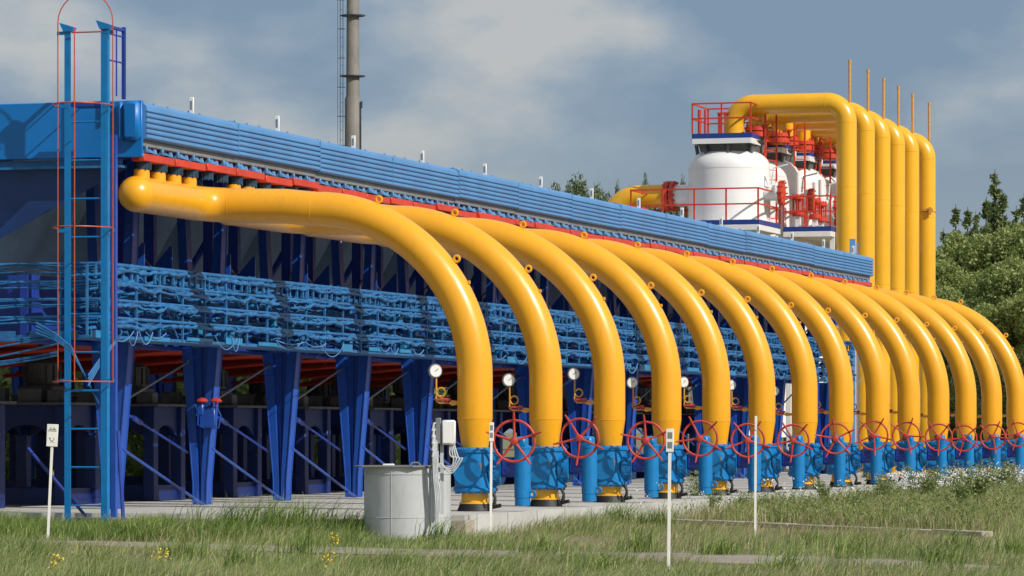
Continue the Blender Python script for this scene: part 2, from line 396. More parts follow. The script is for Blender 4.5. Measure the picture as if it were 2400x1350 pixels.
for i, p in enumerate(pipes):
    p.location = W3(random.uniform(-.02, .02), BAY * i); p['label'] = pipe_label(i); p['group'] = 'yellow arched pipes along the cooler'

# ------------------------------------------------------------------ valves with handwheels
def make_valve():
    root = empty('gate_valve', W3(0, 0), '', 'valve')
    b = MB(); b.lathe([(.24, .27), (.335, .30), (.335, .34), (.31, .36), (.32, .62), (.31, .86), (.335, .88), (.335, .925), (.26, .95), (.2, .955)], n=28)
    for k in range(16):
        a = 2 * PI * k / 16
        b.cyl((.29 * math.cos(a), .29 * math.sin(a), .92), (.29 * math.cos(a), .29 * math.sin(a), .955), .02, n=6)
        b.cyl((.29 * math.cos(a), .29 * math.sin(a), .26), (.29 * math.cos(a), .29 * math.sin(a), .30), .02, n=6)
    b.build('body', M['vblue'], root)
    c = MB(); c.lathe([(.20, 0), (.20, .05), (.14, .07), (.13, .09)], (-.05, -.34, .60), 'y', 24)
    c2 = MB(); c2.lathe([(.22, -.06), (.22, 0.02), (.13, .04), (.12, .05)], (0, 0, 0), 'y', 24)
    f = MB(); f.lathe([(.235, .27), (.235, .33), (.20, .33), (.20, .42)], (0, 0, .60), 'x', 24)
    for k in range(10):
        a = 2 * PI * k / 10; f.cyl((.25, .21 * math.cos(a), .6 + .21 * math.sin(a)), (.36, .21 * math.cos(a), .6 + .21 * math.sin(a)), .018, n=6)
    f.build('side_flange', M['vblue'], root)
    c3 = MB(); c3.lathe([(.215, -.345), (.215, -.315), (.10, -.28)], (-.03, 0, .60), 'y', 26); c3.build('cover_disc', M['vblue'], root)
    gx, gy = .76, -.10
    a = MB(); a.lathe([(.085, .085), (.115, .09), (.115, .20), (.122, .205), (.122, .93), (.13, .935), (.13, .97), (.115, .98), (.04, 1.0)], (gx, gy, 0), 'z', 24)
    a.box((gx - .02, gy - .02, 1.03), (.19, .22, .17), bev=.03)
    a.build('gear_cylinder', M['vblue'], root)
    a = MB(); a.box(((.40 + gx) / 2 - .02, gy + .08, .66), (gx - .46, .20, .30), bev=.04); a.cyl((.4, 0, .62), (gx, gy, .62), .1); a.build('coupling', M['dblue'], root)
    e = MB(); e.torus((gx + .16, gy - .02, .26), .045, .018, 'y', 18, 6); e.build('lug', M['vblue'], root)
    sh = MB(); sh.cyl((gx - .02, gy - .02, 1.06), (gx - .02, gy - .42, 1.06), .025, n=10); sh.box((gx - .10, gy - .02, 1.05), (.12, .16, .12), bev=.02)
    sh.build('stem', M['dark'], root)
    wc = Vector((gx - .02, gy - .40, 1.06)); rx = Matrix.Rotation(R(0), 3, 'Y')
    hw = bpy.data.objects.new('handwheel', None)
    w = MB(); w.torus((0, 0, 0), .305, .020, 'y', 40, 10)
    w.lathe([(.03, -.06), (.055, -.05), (.06, .0), (.05, .04)], (0, 0, 0), 'y', 16)
    for k in range(5):
        an = R(90 + 72 * k); d = Vector((math.cos(an), 0, math.sin(an)))
        w.tube([d * .03, d * .30, d * .31 + Vector((0, -.03, 0)), d * .43 + Vector((0, -.06, 0))], [.022, .015, .020, .013], 8)
    o = w.build('handwheel', M['wheel'], root); o.location = wc; o.rotation_euler = (0, 0, R(9))
    nd = MB(); nd.tube([(.30, -.1, .28), (.34, -.12, .20), (.33, -.12, .10)], [.03, .022, .03], 8); nd.tube([(.30, -.13, .06), (.44, -.16, .09)], [.028, .03], 8)
    nd.tube([(.31, -.12, .12), (.30, -.13, .06)], .018, 6); nd.build('drain_cock', M['black'], root)
    pl = MB(); pl.box((.14, -.335, .66), (.10, .012, .12), bev=.004); pl.build('name_plate', M['grey'], root)
    rm = MB(); rm.box((-.09, -.331, .70), (.022, .008, .16)); rm.build('red_mark', M['wheel'], root)
    return root
v0 = make_valve(); valves = [v0] + [copy_tree(v0) for _ in range(NB - 1)]
angs = [0, 31, 4, 26, 38, 30, 8, 41, 52, 34, 22, 47, 18, 36]
for i, v in enumerate(valves):
    v.location = W3(random.uniform(-.01, .01), BAY * i, 0)
    v.rotation_euler = (0, 0, -TH + R(random.uniform(-3, 4)))
    for ch in v.children:
        if ch.name.startswith('handwheel'):
            ch.rotation_euler = (0, R(-angs[i]), R(random.uniform(2, 16))); ch.location.z += random.uniform(-.05, .06); ch.location.x += random.uniform(-.04, .04)
    v['label'] = ('nearest blue valve with red handwheel, directly beside the grey tank' if i == 0 else
                  'farthest blue valve with red handwheel, at the right edge' if i == 13 else
                  f'blue valve with red handwheel at the foot of the {ORD[i]} yellow arched pipe')
    v['group'] = 'blue valves at the feet of the arched pipes'

# ------------------------------------------------------------------ gauges
def make_gauge():
    root = empty('pressure_gauge', W3(0, 0), '', 'gauge')
    dx, dz = -.60, 2.06; zc = 1.58
    r = MB(); r.lathe([(.098, 0), (.106, .01), (.106, .06), (.09, .07)], (0, 0, 0), 'y', 28)
    o = r.build('case', M['grey'], root); o.location = (dx, -.06, dz); o.rotation_euler = (0, 0, R(26))
    f = MB(); f.lathe([(.088, -.004), (.088, .004)], (0, 0, 0), 'y', 28); d = f.build('dial', M['glass'], o)
    n = MB(); n.box((.012, -.006, .012), (.07, .004, .008), mx=Matrix.Rotation(R(-40), 3, 'Y')); n.build('needle', M['ink'], d)
    t = MB(); cx, cz = dx + .075, dz - .32; rad = .065
    pts = [(dx + .0, -.02, dz - .09), (dx + .0, -.02, cz)]
    for k in range(1, 20):
        a = PI - 2 * PI * k / 19; pts.append((cx + rad * math.cos(a), -.02 - .02 * k / 19, cz + rad * math.sin(a)))
    pts += [(dx, -.04, cz - .1), (dx + .01, -.04, zc + .03), (dx + .05, -.04, zc), (dx + .14, -.03, zc), (dx + .22, -.02, zc)]
    t.tube(pts, .014, 8); t.build('siphon_tube', M['brass'], root)
    v = MB(); v.tube([(dx + .20, -.02, zc), (dx + .24, -.01, zc), (dx + .30, 0, zc), (-.24, 0, zc)], [.02, .04, .03, .022], 10)
    v.build('nipple', M['yellow'], root)
    h = MB(); h.box((dx + .12, -.06, zc + .05), (.22, .03, .04), bev=.01); h.cyl((dx + .17, -.03, zc), (dx + .17, -.05, zc + .07), .028, n=8)
    h.build('shut_off_lever', M['wheel'], root)
    return root
g0 = make_gauge(); gauges = [g0] + [copy_tree(g0) for _ in range(NB - 1)]
gz = [.04, -.05, .10, .0, .05, .04, -.04, .02, .0, .05, -.03, .02, .0, .03]
for i, v in enumerate(gauges):
    v.location = W3(0.0, BAY * i, gz[i]); v.rotation_euler = (0, 0, -TH + R([8, 2, 0, -4, 6, 3, 0, 2, -3, 4, 0, 2, 5, 0][i]))
    v['label'] = ('nearest round white pressure gauge above the junction box and grey tank' if i == 0 else
                  'farthest round white pressure gauge, left of the last yellow arched pipe' if i == 13 else
                  f'round white pressure gauge on looped tube, on the {ORD[i]} yellow arched pipe')
    v['group'] = 'pressure gauges on the arched pipes'

# ------------------------------------------------------------------ cooler bank
bank = empty('air_cooler', W3(-10, 25), 'long blue air cooler bank on V-shaped blue columns, receding to the right', 'cooler')
def bp(v, u): return (v + 10, u - 25)       # bank frame -> local frame of the root
U0, U1 = -2.70, 49.6; VF = -4.20; VB = -16.5
bw = (U1 - U0) / NB
for i in range(NB):
    a = U0 + i * bw; dz = .009 * math.sin(i * 1.9); dv = random.uniform(-.008, .008)
    P = MB(); zt = 6.02 + dz; x = VF + 10 + dv; y0, y1 = a - 25 + .004, a + bw - 25 - .004
    prof = [(x - .5, zt + .0), (x - .16, zt), (x - .06, zt - .02), (x - .01, zt - .07), (x, zt - .13)]
    zz = zt - .13
    for k in range(5):
        prof += [(x - .005, zz - .012), (x - .03, zz - .016), (x - .03, zz - .026), (x, zz - .036), (x + .004, zz - .074)]; zz -= .079
    prof += [(x - .002, 5.49 + dz), (x - .05, 5.47 + dz), (x - .5, 5.47 + dz)]
    P.prism(prof[::-1], 'y', y0, y1)
    P.box((x + .003, y1 - .009, 5.74 + dz), (.008, .014, .50))
    P.build('side_panel', M['lblue'], bank, 30)
    q = MB(); q.box((x - .14, (y0 + y1) / 2, 5.42 + dz), (.10, bw - .01, .10), bev=.01); q.build('lower_rail', M['grey'], bank)
    # red flange strip: short lengths, stepped
    rs = MB()
    nseg = 3
    for k in range(nseg):
        c = y0 + (k + .5) * bw / nseg
        rs.box((-LV + 10 + .06 + random.uniform(-.03, .03), c, 5.225 + random.uniform(-.022, .022)), (.20, bw / nseg - .05, .11), bev=.008)
    rs.build('flange_strip', M['red'], bank)
    nz = MB(); dk = MB()
    for k in range(6):
        c = y0 + .32 + k * .62; x0 = -LV + 10
        h = random.uniform(.08, .19)
        dk.cyl((x0, c, 5.052), (x0, c, 5.165), .13, n=14); dk.cyl((x0, c, 5.27), (x0, c, 5.38), .10, n=10)
        for b_ in range(8):
            an = 2 * PI * b_ / 8; dk.cyl((x0 + .12 * math.cos(an), c + .12 * math.sin(an), 5.04), (x0 + .12 * math.cos(an), c + .12 * math.sin(an), 5.16), .018, n=5)
        nz.add([(x0 + .16, c - .10, 5.285), (x0 + .16, c + .10, 5.285), (x0 + .03, c + .08, 5.285 + h), (x0 + .03, c - .08, 5.285 + h), (x0, c - .1, 5.285), (x0, c + .1, 5.285)], [(0, 1, 2, 3), (0, 3, 4), (1, 5, 2), (3, 2, 5, 4), (0, 4, 5, 1)])
        nz.tube([(x0 + .10, c + .2, 5.28), (x0 + .10, c + .2, 5.35)], [.05, .03], 8)
        nz.box((x0 + .12, c - .17, 5.33), (.05, .03, .10), bev=.01)
    build_sep(nz, 'nozzle_cap', M['lblue'], bank, 3); build_sep(dk, 'nozzle_bolts', M['flng'], bank, 10)
    # things along the top
    tp = MB(); c = y0 + .2 + .15 * (i % 3)
    for dd in (.35, .9, 1.45, 2.3, 2.75):
        tp.torus((x - .35, c + dd, zt + .035), .03, .009, 'x', 10, 5); tp.cyl((x - .35, c + dd, zt - .01), (x - .35, c + dd, zt + .02), .012, n=6)
    build_sep(tp, 'lifting_eye', M['lblue'], bank, 2)
    mk = MB(); mh = .27 if i < 2 else .24
    mk.box((x - .28, y0 + 2.45 - .1 * i / 14, zt + mh / 2), (.075, .03, mh), bev=.006); mk.build('marker_plate', M['sign'], bank)
    mi = MB(); mi.box((x - .28, y0 + 2.433 - .1 * i / 14, zt + mh * .55), (.03, .006, mh * .5)); mi.build('marker_inset', M['grey'], bank)
# roof and far side
r_ = MB(); r_.box(((VF - .5 + VB) / 2 + 10, (U0 + U1) / 2 - 25, 5.74), (VF - .5 - VB, U1 - U0 - .1, .52)); r_.build('tube_bundle', M['dblue'], bank)
# end panel (faces the camera)
ep = MB(); x1 = VF + 10 - .045; ye = U0 - 25
ep.box(((x1 + VB + 10) / 2, ye - .03, 5.62), (x1 - VB - 10, .06, .83), bev=.012)
for q in (-5.4, -8.2, -11, -13.8): ep.box((q + 10, ye - .066, 5.62), (.03, .012, .80))
ep.box(((x1 + VB + 10) / 2, ye - .065, 5.235), (x1 - VB - 10, .02, .04))
ep.build('end_panel', M['mblue'], bank)
cc = MB(); cc.box((x1 - .13, ye - .13, 5.735), (.26, .14, .58), bev=.05); cc.build('corner_cover', M['mblue'], bank)
c2 = MB(); c2.box((x1 - .31, ye - .11, 5.735), (.08, .10, .56), bev=.03); c2.build('corner_hinge', M['mblue'], bank)
fl = MB(); fl.box(((x1 + VB + 10) / 2 - .15, ye - .02, 5.07), (x1 - VB - 10 - .3, .22, .035)); fl.box(((x1 + VB + 10) / 2 - .15, ye + .05, 5.13), (x1 - VB - 10 - .4, .04, .12))
fl.build('end_flange', M['rail'], bank)
# plenums: sheet hoppers below the bundle, one per bay, two rows
for i in range(NB):
    c = U0 + (i + .5) * bw - 25
    for row, (va, vb_) in enumerate(((-6.3, -10.4), (-10.6, -15.4))):
        hp = MB(); h = bw / 2 - .06; xa, xb = va + 10, vb_ + 10; mid = (xa + xb) / 2; k = .62
        top = [(xa, c - h, 5.40), (xa, c + h, 5.40), (xb, c + h, 5.40), (xb, c - h, 5.40)]
        bot = [(mid + (x_ - mid) * k, c + (y_ - c) * .66, 3.62) for x_, y_, _ in top]
        hp.add(top + bot, [(0, 1, 5, 4), (1, 2, 6, 5), (2, 3, 7, 6), (3, 0, 4, 7), (0, 3, 2, 1), (4, 5, 6, 7)])
        hp.lathe([(1.15, 3.62), (1.12, 3.30), (1.22, 2.95)], (mid, c, 0), 'z', 28, caps=False)
        hp.build('plenum', M['plenum'], bank, 20)
# end face plates of the first plenum row
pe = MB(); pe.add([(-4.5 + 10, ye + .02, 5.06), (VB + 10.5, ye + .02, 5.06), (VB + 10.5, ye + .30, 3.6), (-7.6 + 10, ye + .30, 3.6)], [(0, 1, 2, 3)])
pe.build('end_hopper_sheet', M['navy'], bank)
# dark drips / hanging strips below headers
dr = MB()
for k in range(70):
    u = U0 + random.uniform(.1, 51); v = -4.75 - random.random() * .25; ll = random.uniform(.12, .5)
    dr.box((v + 10, u - 25, 5.3 - .35 - ll / 2), (.012, .03, ll))
build_sep(dr, 'hanging_strip', M['plenum'], bank)

# ---- columns
CU0 = -.17; CV = -5.8
def column_parts():
    out = []
    for sg in (-1, 1):
        m_ = MB()
        zs = [0, .35, 2.6, 4.6, 5.38]; hw = [.115, .12, .31, .385, .40]; tk = [.10, .10, .17, .13, .12]
        P = []
        for z, h_, t_ in zip(zs, hw, tk):
            xo = sg * h_; xi = sg * (h_ - t_)
            P += [(xo, -.11, z), (xi, -.11, z), (xi, .11, z), (xo, .11, z)]
        fs = []
        for i in range(len(zs) - 1):
            for j in range(4): fs.append((i * 4 + j, i * 4 + (j + 1) % 4, (i + 1) * 4 + (j + 1) % 4, (i + 1) * 4 + j))
        fs += [(3, 2, 1, 0), tuple(len(P) - 4 + j for j in range(4))]
        m_.add(P, fs)
        for i in range(len(zs) - 1):      # flange lips
            for yy in (-.115, .115):
                m_.tube([(sg * hw[i], yy, zs[i]), (sg * hw[i + 1], yy, zs[i + 1])], .012, 6)
        out.append(('column_leg', m_.mesh('column_leg', M['cblue'], 25)))
    w = MB(); w.prism([(-.10, .02), (.10, .02), (.13, .9), (.26, 2.55), (-.26, 2.55), (-.13, .9)], 'y', -.012, .012)
    w.box((0, -.03, 1.4), (.014, .05, 2.3));
    out.append(('web_plate', w.mesh('web_plate', M['cblue'], 25)))
    return out
parts = column_parts()
for k in range(NB + 1):
    u = CU0 + BAY * k
    if k == NB: u -= 1.3
    for row_v in (CV, VB + .9):
        for nm, me in parts:
            o = bpy.data.objects.new(nm, me); C.objects.link(o); o.parent = bank; o.location = (row_v + 10, u - 25, 0)
# tie rods and diagonals
for k in range(NB):
    u = CU0 + BAY * k - 25; x = CV + 10
    m_ = MB().cyl((x + .16, u, .92), (x + .22, u + BAY - .55, .02), .022, n=8); m_.cyl((x + .21, u + BAY - .95, .12), (x + .22, u + BAY - .55, .02), .032, n=8); m_.build('tie_rod', M['cblue'], bank)
    MB().cyl((x - .2, u, 1.45), (x - .2, u + BAY, 2.35), .020, n=8).build('tie_rod', M['grey'], bank)
    m_ = MB().cyl((x - .26, u, 1.75), (x - .26, u + BAY, .85), .020, n=8); m_.cyl((x - .26, u + BAY * .38, 1.41), (x - .26, u + BAY * .47, 1.33), .042, n=8); m_.build('tie_rod', M['dblue'], bank)
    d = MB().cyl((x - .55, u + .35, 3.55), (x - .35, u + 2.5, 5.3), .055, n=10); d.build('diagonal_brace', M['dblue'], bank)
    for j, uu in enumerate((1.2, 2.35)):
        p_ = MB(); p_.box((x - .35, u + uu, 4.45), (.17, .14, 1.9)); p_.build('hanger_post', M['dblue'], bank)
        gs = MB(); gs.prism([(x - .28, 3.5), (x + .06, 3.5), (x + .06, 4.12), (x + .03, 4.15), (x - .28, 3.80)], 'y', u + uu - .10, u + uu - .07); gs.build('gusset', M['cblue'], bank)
    hk = MB(); hk.tube([(x - .15, u + .75, 3.5), (x - .15, u + .78, 3.92), (x - .12, u + .98, 4.0), (x - .05, u + 1.3, 3.93), (x, u + 1.9, 3.62)], .022, 8); hk.build('cable_hook', M['dark'], bank)
# longitudinal girders behind the catwalk
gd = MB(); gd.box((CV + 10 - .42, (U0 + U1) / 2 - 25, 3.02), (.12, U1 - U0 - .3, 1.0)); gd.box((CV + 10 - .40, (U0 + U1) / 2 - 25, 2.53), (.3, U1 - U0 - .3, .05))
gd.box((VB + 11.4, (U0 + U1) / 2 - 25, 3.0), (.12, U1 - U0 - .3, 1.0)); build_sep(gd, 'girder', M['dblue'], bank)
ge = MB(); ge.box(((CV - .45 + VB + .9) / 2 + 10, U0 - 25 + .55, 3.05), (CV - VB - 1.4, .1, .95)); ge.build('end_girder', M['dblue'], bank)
# red collectors rows under the catwalk level
for i in range(NB):
    c = U0 + (i + .5) * bw - 25
    for va in (-8.35, -13.0):
        rc = MB(); rc.lathe([(1.22, 2.95), (1.42, 2.62), (1.50, 2.60), (1.50, 2.64), (1.44, 2.66), (1.25, 2.97)], (va + 10, c, 0), 'z', 32, caps=False)
        rc.build('fan_collector', M['red'], bank)
    rb = MB()
    for k in range(5):
        yy = c - 1.5 + k * .55
        rb.cyl((-6.3 + 10, yy + .5, 2.62), (-11.5 + 10, yy - .6, 2.18 + .06 * k), .035, n=8)
    build_sep(rb, 'louvre_bar', M['red'], bank)

# ------------------------------------------------------------------ catwalk around the bank
cw = empty('catwalk', W3(-4.9, U0), 'pale blue railed catwalk hung with cables along the cooler at half height', 'catwalk')
def cl(v, u): return (v + 4.9, u - U0)
xo, xi = cl(-4.75, 0)[0], cl(-5.55, 0)[0]; Lc = U1 - U0
zf = 2.58
f_ = MB(); f_.box(((xo + xi) / 2, Lc / 2 - .25, zf), (xo - xi, Lc + .5, .045)); f_.box(((xi - .02 - 11) / 2, -.3, zf), (11 + xi - .02, .42, .045)); f_.build('deck', M['rail'], cw)
kk = 0
yy = -.8
while yy < Lc:
    ll = random.uniform(.5, 1.3)
    if kk % 2 == 0 and random.random() < .8:
        tp_ = MB(); tp_.box((xo + .02, yy + ll / 2, zf + random.uniform(.0, .06)), (.012, ll, random.uniform(.05, .13))); tp_.build('toe_plate', M['plate'], cw)
    yy += ll; kk += 1
xx = xi
for j in range(9):
    ll = random.uniform(.6, 1.2); tp_ = MB(); tp_.box((xx - ll / 2 + .5, -.53, zf + .02), (ll, .012, .12)); tp_.build('toe_plate', M['rail'], cw); xx -= ll * 1.3
levels = (2.86, 3.12, 3.38, 3.64)
for li, z in enumerate(levels):
    rl = MB(); rl.tube([(xo, -.5, z), (xo, Lc / 2, z), (xo, Lc, z)], .024 if li < 3 else .032, 8); rl.build('rail', M['rail'], cw)
    rl = MB(); rl.tube([(xo, -.5, z), (xo - 6, -.5, z), (xo - 12, -.5, z)], .022, 8); rl.build('rail', M['rail'], cw)
rl = MB(); rl.tube([(xi, 0, 3.64), (xi, Lc, 3.64)], .024, 8); rl.tube([(xi, 0, 3.3), (xi, Lc, 3.3)], .02, 8); rl.build('inner_rail', M['rail'], cw)
npost = 58
for k in range(npost):
    y = -.9 + k * Lc / (npost - 1)
    ps = MB(); ps.box((xo, y, (zf + 3.64) / 2), (.032, .032, 3.64 - zf)); ps.build('post', M['rail'], cw)
for k in range(12):
    ps = MB(); ps.box((xo - 1.0 * k - .6, -.5, (zf + 3.64) / 2), (.045, .045, 3.64 - zf)); ps.build('post', M['rail'], cw)
bl = MB()
y = -.6
while y < Lc:
    bl.box((xo, y, 3.53), (.03, .05, .22)); y += random.uniform(.22, .4)
o = bl.build('baluster_row', M['rail'], cw); o['kind'] = 'stuff'
# cable looms along the rails: rough wavy strands
def strand(x, z, y0, y1, amp, rad, seed, step=.10):
    r_ = random.Random(seed); pts = []; rr = []; a = r_.uniform(0, 6); b_ = r_.uniform(0, 6); y = y0; dz = 0; dx_ = 0
    while y <= y1:
        dz += r_.gauss(0, amp * .45); dz *= .86; dx_ += r_.gauss(0, amp * .4); dx_ *= .85
        sag = -.05 * abs(math.sin((y - y0) / BAY * 3 * PI))
        pts.append((x + dx_, y, z + dz + sag * .6)); rr.append(rad * r_.uniform(.55, 1.5)); y += step * r_.uniform(.7, 1.3)
    return pts, rr
for li, z in enumerate(levels):
    cb = MB()
    for s_ in range(3):
        p_, rr = strand(xo + .02 + .025 * s_ - .05, z - .015 - .02 * s_, -.45, Lc, .030, .028, li * 10 + s_); cb.tube(p_, rr, 6)
    cb.build('cable_loom', M['rail'], cw, 60)
    cb = MB()
    for s_ in range(3):
        p_, rr = strand(0, z - .02 - .03 * s_, 0, 11.5, .03, .013, li * 10 + s_ + 50, .25); cb.tube([(xo - q[1], -.52 + q[0], q[2]) for q in p_], rr, 6)
    cb.build('cable_loom', M['rail'], cw, 60)
for li, z in enumerate((2.75, 3.0, 3.28, 3.5)):
    cb = MB()
    for s_ in range(3):
        p_, rr = strand(xi + .25 + .05 * s_ - .06, z, -.2, Lc, .05, .026, li * 10 + s_ + 200, .13); cb.tube(p_, rr, 6)
    # short slanting straps between strands
    for s_ in range(75):
        y = random.uniform(-.5, Lc); cb.tube([(xo + random.uniform(-.1, .03), y, z + random.uniform(0, .14)), (xo + random.uniform(-.25, 0), y + random.uniform(.1, .45), z - random.uniform(.0, .16))], [.012, random.uniform(.015, .035)], 5)
    cb.build('cable_loom', M['rail'], cw, 60)
lc = MB()
for s_ in range(46):      # loose loops hanging below the deck edge
    y = random.uniform(-.8, Lc); w_ = random.uniform(.3, 1.3); dp = random.uniform(.05, .22); pts = []
    for q in range(13):
        tt = q / 12; pts.append((xo + .04, y + w_ * tt, zf + .1 - 4 * dp * tt * (1 - tt)))
    lc.tube(pts, random.uniform(.006, .012), 5)
build_sep(lc, 'loose_cable', M['lblue'], cw)
bx_ = MB()
for s_ in range(60):
    y = random.uniform(0, Lc); bx_.box((xo - random.uniform(.05, .3), y, random.choice((2.75, 3.0, 3.25)) + random.uniform(-.04, .04)), (.1, random.uniform(.08, .25), random.uniform(.08, .2)), bev=.01)
build_sep(bx_, 'small_box', M['plate'], cw)
sw = MB()
for s_ in range(7):      # sagging cables at the end
    pts = []
    for q in range(25):
        tt = q / 24; pts.append((xo - .6 - 5.5 * tt, -.56, 2.55 - .03 * s_ - (.28 + .05 * s_) * 4 * (tt * .5) * (1 - tt * .5) + .1 * math.sin(s_ + 3 * tt)))
    sw.tube(pts, .014, 6)
for s_ in range(4):
    sw.tube([(xo - .75, -1.02, 2.62 + .05 * s_), (xo - .45, -1.03, 2.52 + .03 * s_), (xo - .2, -1.02, 2.36 + .02 * s_), (xo - .02, -1.0, 2.05), (xo + .02, -.53, 1.6)], .013, 6)
    sw.tube([(xo + .42, -.6, 2.62), (xo + .2, -.8, 2.3 - .03 * s_), (xo + .06, -1.0, 2.0 - .05 * s_)], .012, 6)
build_sep(sw, 'sagging_cable', M['rail'], cw)

# ------------------------------------------------------------------ fan stands under the bank
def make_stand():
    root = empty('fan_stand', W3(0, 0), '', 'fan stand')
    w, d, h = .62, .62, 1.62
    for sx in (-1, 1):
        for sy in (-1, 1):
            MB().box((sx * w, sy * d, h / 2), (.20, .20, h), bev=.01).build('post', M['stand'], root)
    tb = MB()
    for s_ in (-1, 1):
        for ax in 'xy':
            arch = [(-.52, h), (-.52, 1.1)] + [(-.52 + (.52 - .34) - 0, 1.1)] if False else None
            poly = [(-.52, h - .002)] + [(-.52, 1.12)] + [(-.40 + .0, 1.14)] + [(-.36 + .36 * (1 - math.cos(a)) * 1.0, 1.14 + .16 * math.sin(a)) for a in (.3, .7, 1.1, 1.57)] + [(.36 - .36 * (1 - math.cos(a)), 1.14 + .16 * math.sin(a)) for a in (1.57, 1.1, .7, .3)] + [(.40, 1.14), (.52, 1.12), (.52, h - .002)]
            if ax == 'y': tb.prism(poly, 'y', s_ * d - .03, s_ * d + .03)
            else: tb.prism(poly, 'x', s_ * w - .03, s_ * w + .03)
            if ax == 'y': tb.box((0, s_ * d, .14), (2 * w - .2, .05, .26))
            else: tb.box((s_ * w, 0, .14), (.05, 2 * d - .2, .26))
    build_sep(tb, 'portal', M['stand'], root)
    pl = MB().box((0, 0, h + .02), (1.7, 1.7, .04)); pl.build('platform', M['motor'], root)
    mo = MB(); mo.box((0, 0, h + .19), (.62, .62, .28), bev=.03); mo.lathe([(.25, 0), (.28, .05), (.28, .35), (.2, .42), (.06, .43), (.06, .9)], (0, 0, h + .33), 'z', 18)
    for k in range(14):
        a = 2 * PI * k / 14; mo.box((.29 * math.cos(a), .29 * math.sin(a), h + .52), (.05, .012, .28), rz=a)
    mo.box((.55, -.6, h + .14), (.3, .25, .2), bev=.01); mo.box((-.5, -.65, h + .16), (.34, .2, .24), bev=.01); mo.box((.1, -.72, h + .15), (.4, .06, .22))
    mo.build('motor', M['motor'], root)
    fan = MB()
    for k in range(4):
        a = k * PI / 2 + .4; d_ = Vector((math.cos(a), math.sin(a), 0)); e_ = Vector((-math.sin(a), math.cos(a), 0))
        fan.add([d_ * .1 + e_ * .08 + Vector((0, 0, 2.62)), d_ * 1.12 + e_ * .10 + Vector((0, 0, 2.58)), d_ * 1.12 - e_ * .10 + Vector((0, 0, 2.66)), d_ * .1 - e_ * .1 + Vector((0, 0, 2.72))], [(0, 1, 2, 3)])
    fan.build('fan_blades', M['motor'], root)
    return root
st0 = make_stand(); first = True
rows = {-8.35: 'front', -13.0: 'back'}
for va, rn in rows.items():
    for i in range(NB):
        o = st0 if first else copy_tree(st0); first = False
        o.location = W3(va, U0 + (i + .5) * bw); o['group'] = 'fan stands under the cooler'
        o['label'] = f'dark blue arched fan stand under the cooler, {ORD[i]} in its {rn} row'

# two little red-capped valves on the first column
cvv = empty('column_valve', W3(CV + .16, CU0 + BAY - .2, 1.2), 'pair of blue shut-off valves with red caps on a blue column', 'valve')
b_ = MB(); b_.box((.02, 0, .22), (.28, .1, .34), bev=.02); b_.box((-.1, -.02, .35), (.12, .1, .2), bev=.02); b_.tube([(.16, -.05, .45), (.26, -.05, .25), (.22, -.05, .05), (.1, -.05, .03)], .012, 6); b_.tube([(-.12, -.06, .4), (-.14, -.06, .1), (-.02, -.06, .05)], .012, 6)
b_.build('bracket', M['cblue'], cvv)
for x_ in (-.07, .17):
    c_ = MB(); c_.lathe([(.03, 0), (.09, .01), (.10, .03), (.07, .06), (.02, .08)], (x_, -.03, .46), 'z', 12); c_.cyl((x_, -.03, .38), (x_, -.03, .47), .02, n=8); c_.build('cap', M['wheel'], cvv)

# ------------------------------------------------------------------ caged ladder
LU, LVv = -3.55, -4.79
ld = empty('caged_ladder', W3(LVv, LU, GZ), 'tall blue ladder with thin orange safety cage, standing at the left', 'ladder')
Lh = 7.06 - GZ
for sx, hh in ((-.285, Lh - .02), (.285, Lh - .0)):
    s_ = MB(); s_.box((sx, 0, hh / 2), (.098, .012, hh)); s_.box((sx + (.043 if sx > 0 else -.043), .05, hh / 2), (.012, .09, hh)); s_.build('stile', M['lblue2'], ld)
    c_ = MB(); c_.prism([(sx - .06, hh - .06), (sx + .08, hh - .06), (sx + .10, hh), (sx - .02, hh + .04), (sx - .12, hh + .07)], 'y', -.03, .09); c_.build('stile_cap', M['lblue2'], ld)
z = .42
while z < 6.1:
    MB().cyl((-.25, .02, z), (.25, .02, z), .014, n=8).build('rung', M['lblue2'], ld); z += .555
# back posts at the top, tied to the roof
bpst = MB(); bpst.box((.34, .6, Lh - .5), (.05, .05, 1.05)); bpst.box((.33, .32, Lh - .02), (.06, .62, .04)); bpst.cyl((.33, .1, Lh - .12), (.34, .6, Lh - .12), .012); bpst.cyl((.33, .1, Lh - .5), (.34, .6, Lh - .5), .012); bpst.cyl((.33, .35, Lh - .05), (.33, .35, Lh - 1.0), .012); bpst.build('top_post', M['dblue'], ld)
tr_ = MB(); tr_.box((0, .25, 5.93 - GZ), (.56, .4, .06)); tr_.build('landing', M['dblue'], ld)
HR = .43
for zz in (1.91 - GZ, 3.35 + .78 - GZ, 5.90 - GZ):
    pts = []
    for k in range(19):
        a = PI + PI * k / 18; pts.append((HR * math.cos(a), -.02 + .62 * math.sin(a), zz))
    MB().tube(pts, .010, 8).build('cage_hoop', M['orange'], ld)
for a in (PI, PI * 1.49, PI * 2):
    x_, y_ = HR * math.cos(a), -.02 + .62 * math.sin(a)
    if abs(math.cos(a)) < .5: x_ = .10
    ztop = Lh - .1
    m_ = MB(); m_.tube([(x_, y_, 1.90 - GZ), (x_, y_, 4), (x_, y_, ztop)], .0095, 8); m_.build('cage_bar', M['orange'], ld)
pts = [(-HR, -.02, Lh - .15)]
for k in range(15):
    a = PI - PI * k / 14; pts.append((HR * math.cos(a), -.02, Lh + .05 + .42 * math.sin(a)))
pts.append((HR, -.02, Lh - .15))
MB().tube(pts, .0095, 8).build('cage_hoop', M['orange'], ld)
MB().cyl((-.2, -.05, Lh - .1), (.28, -.05, Lh - .1), .011, n=8).build('cage_bar', M['orange'], ld)
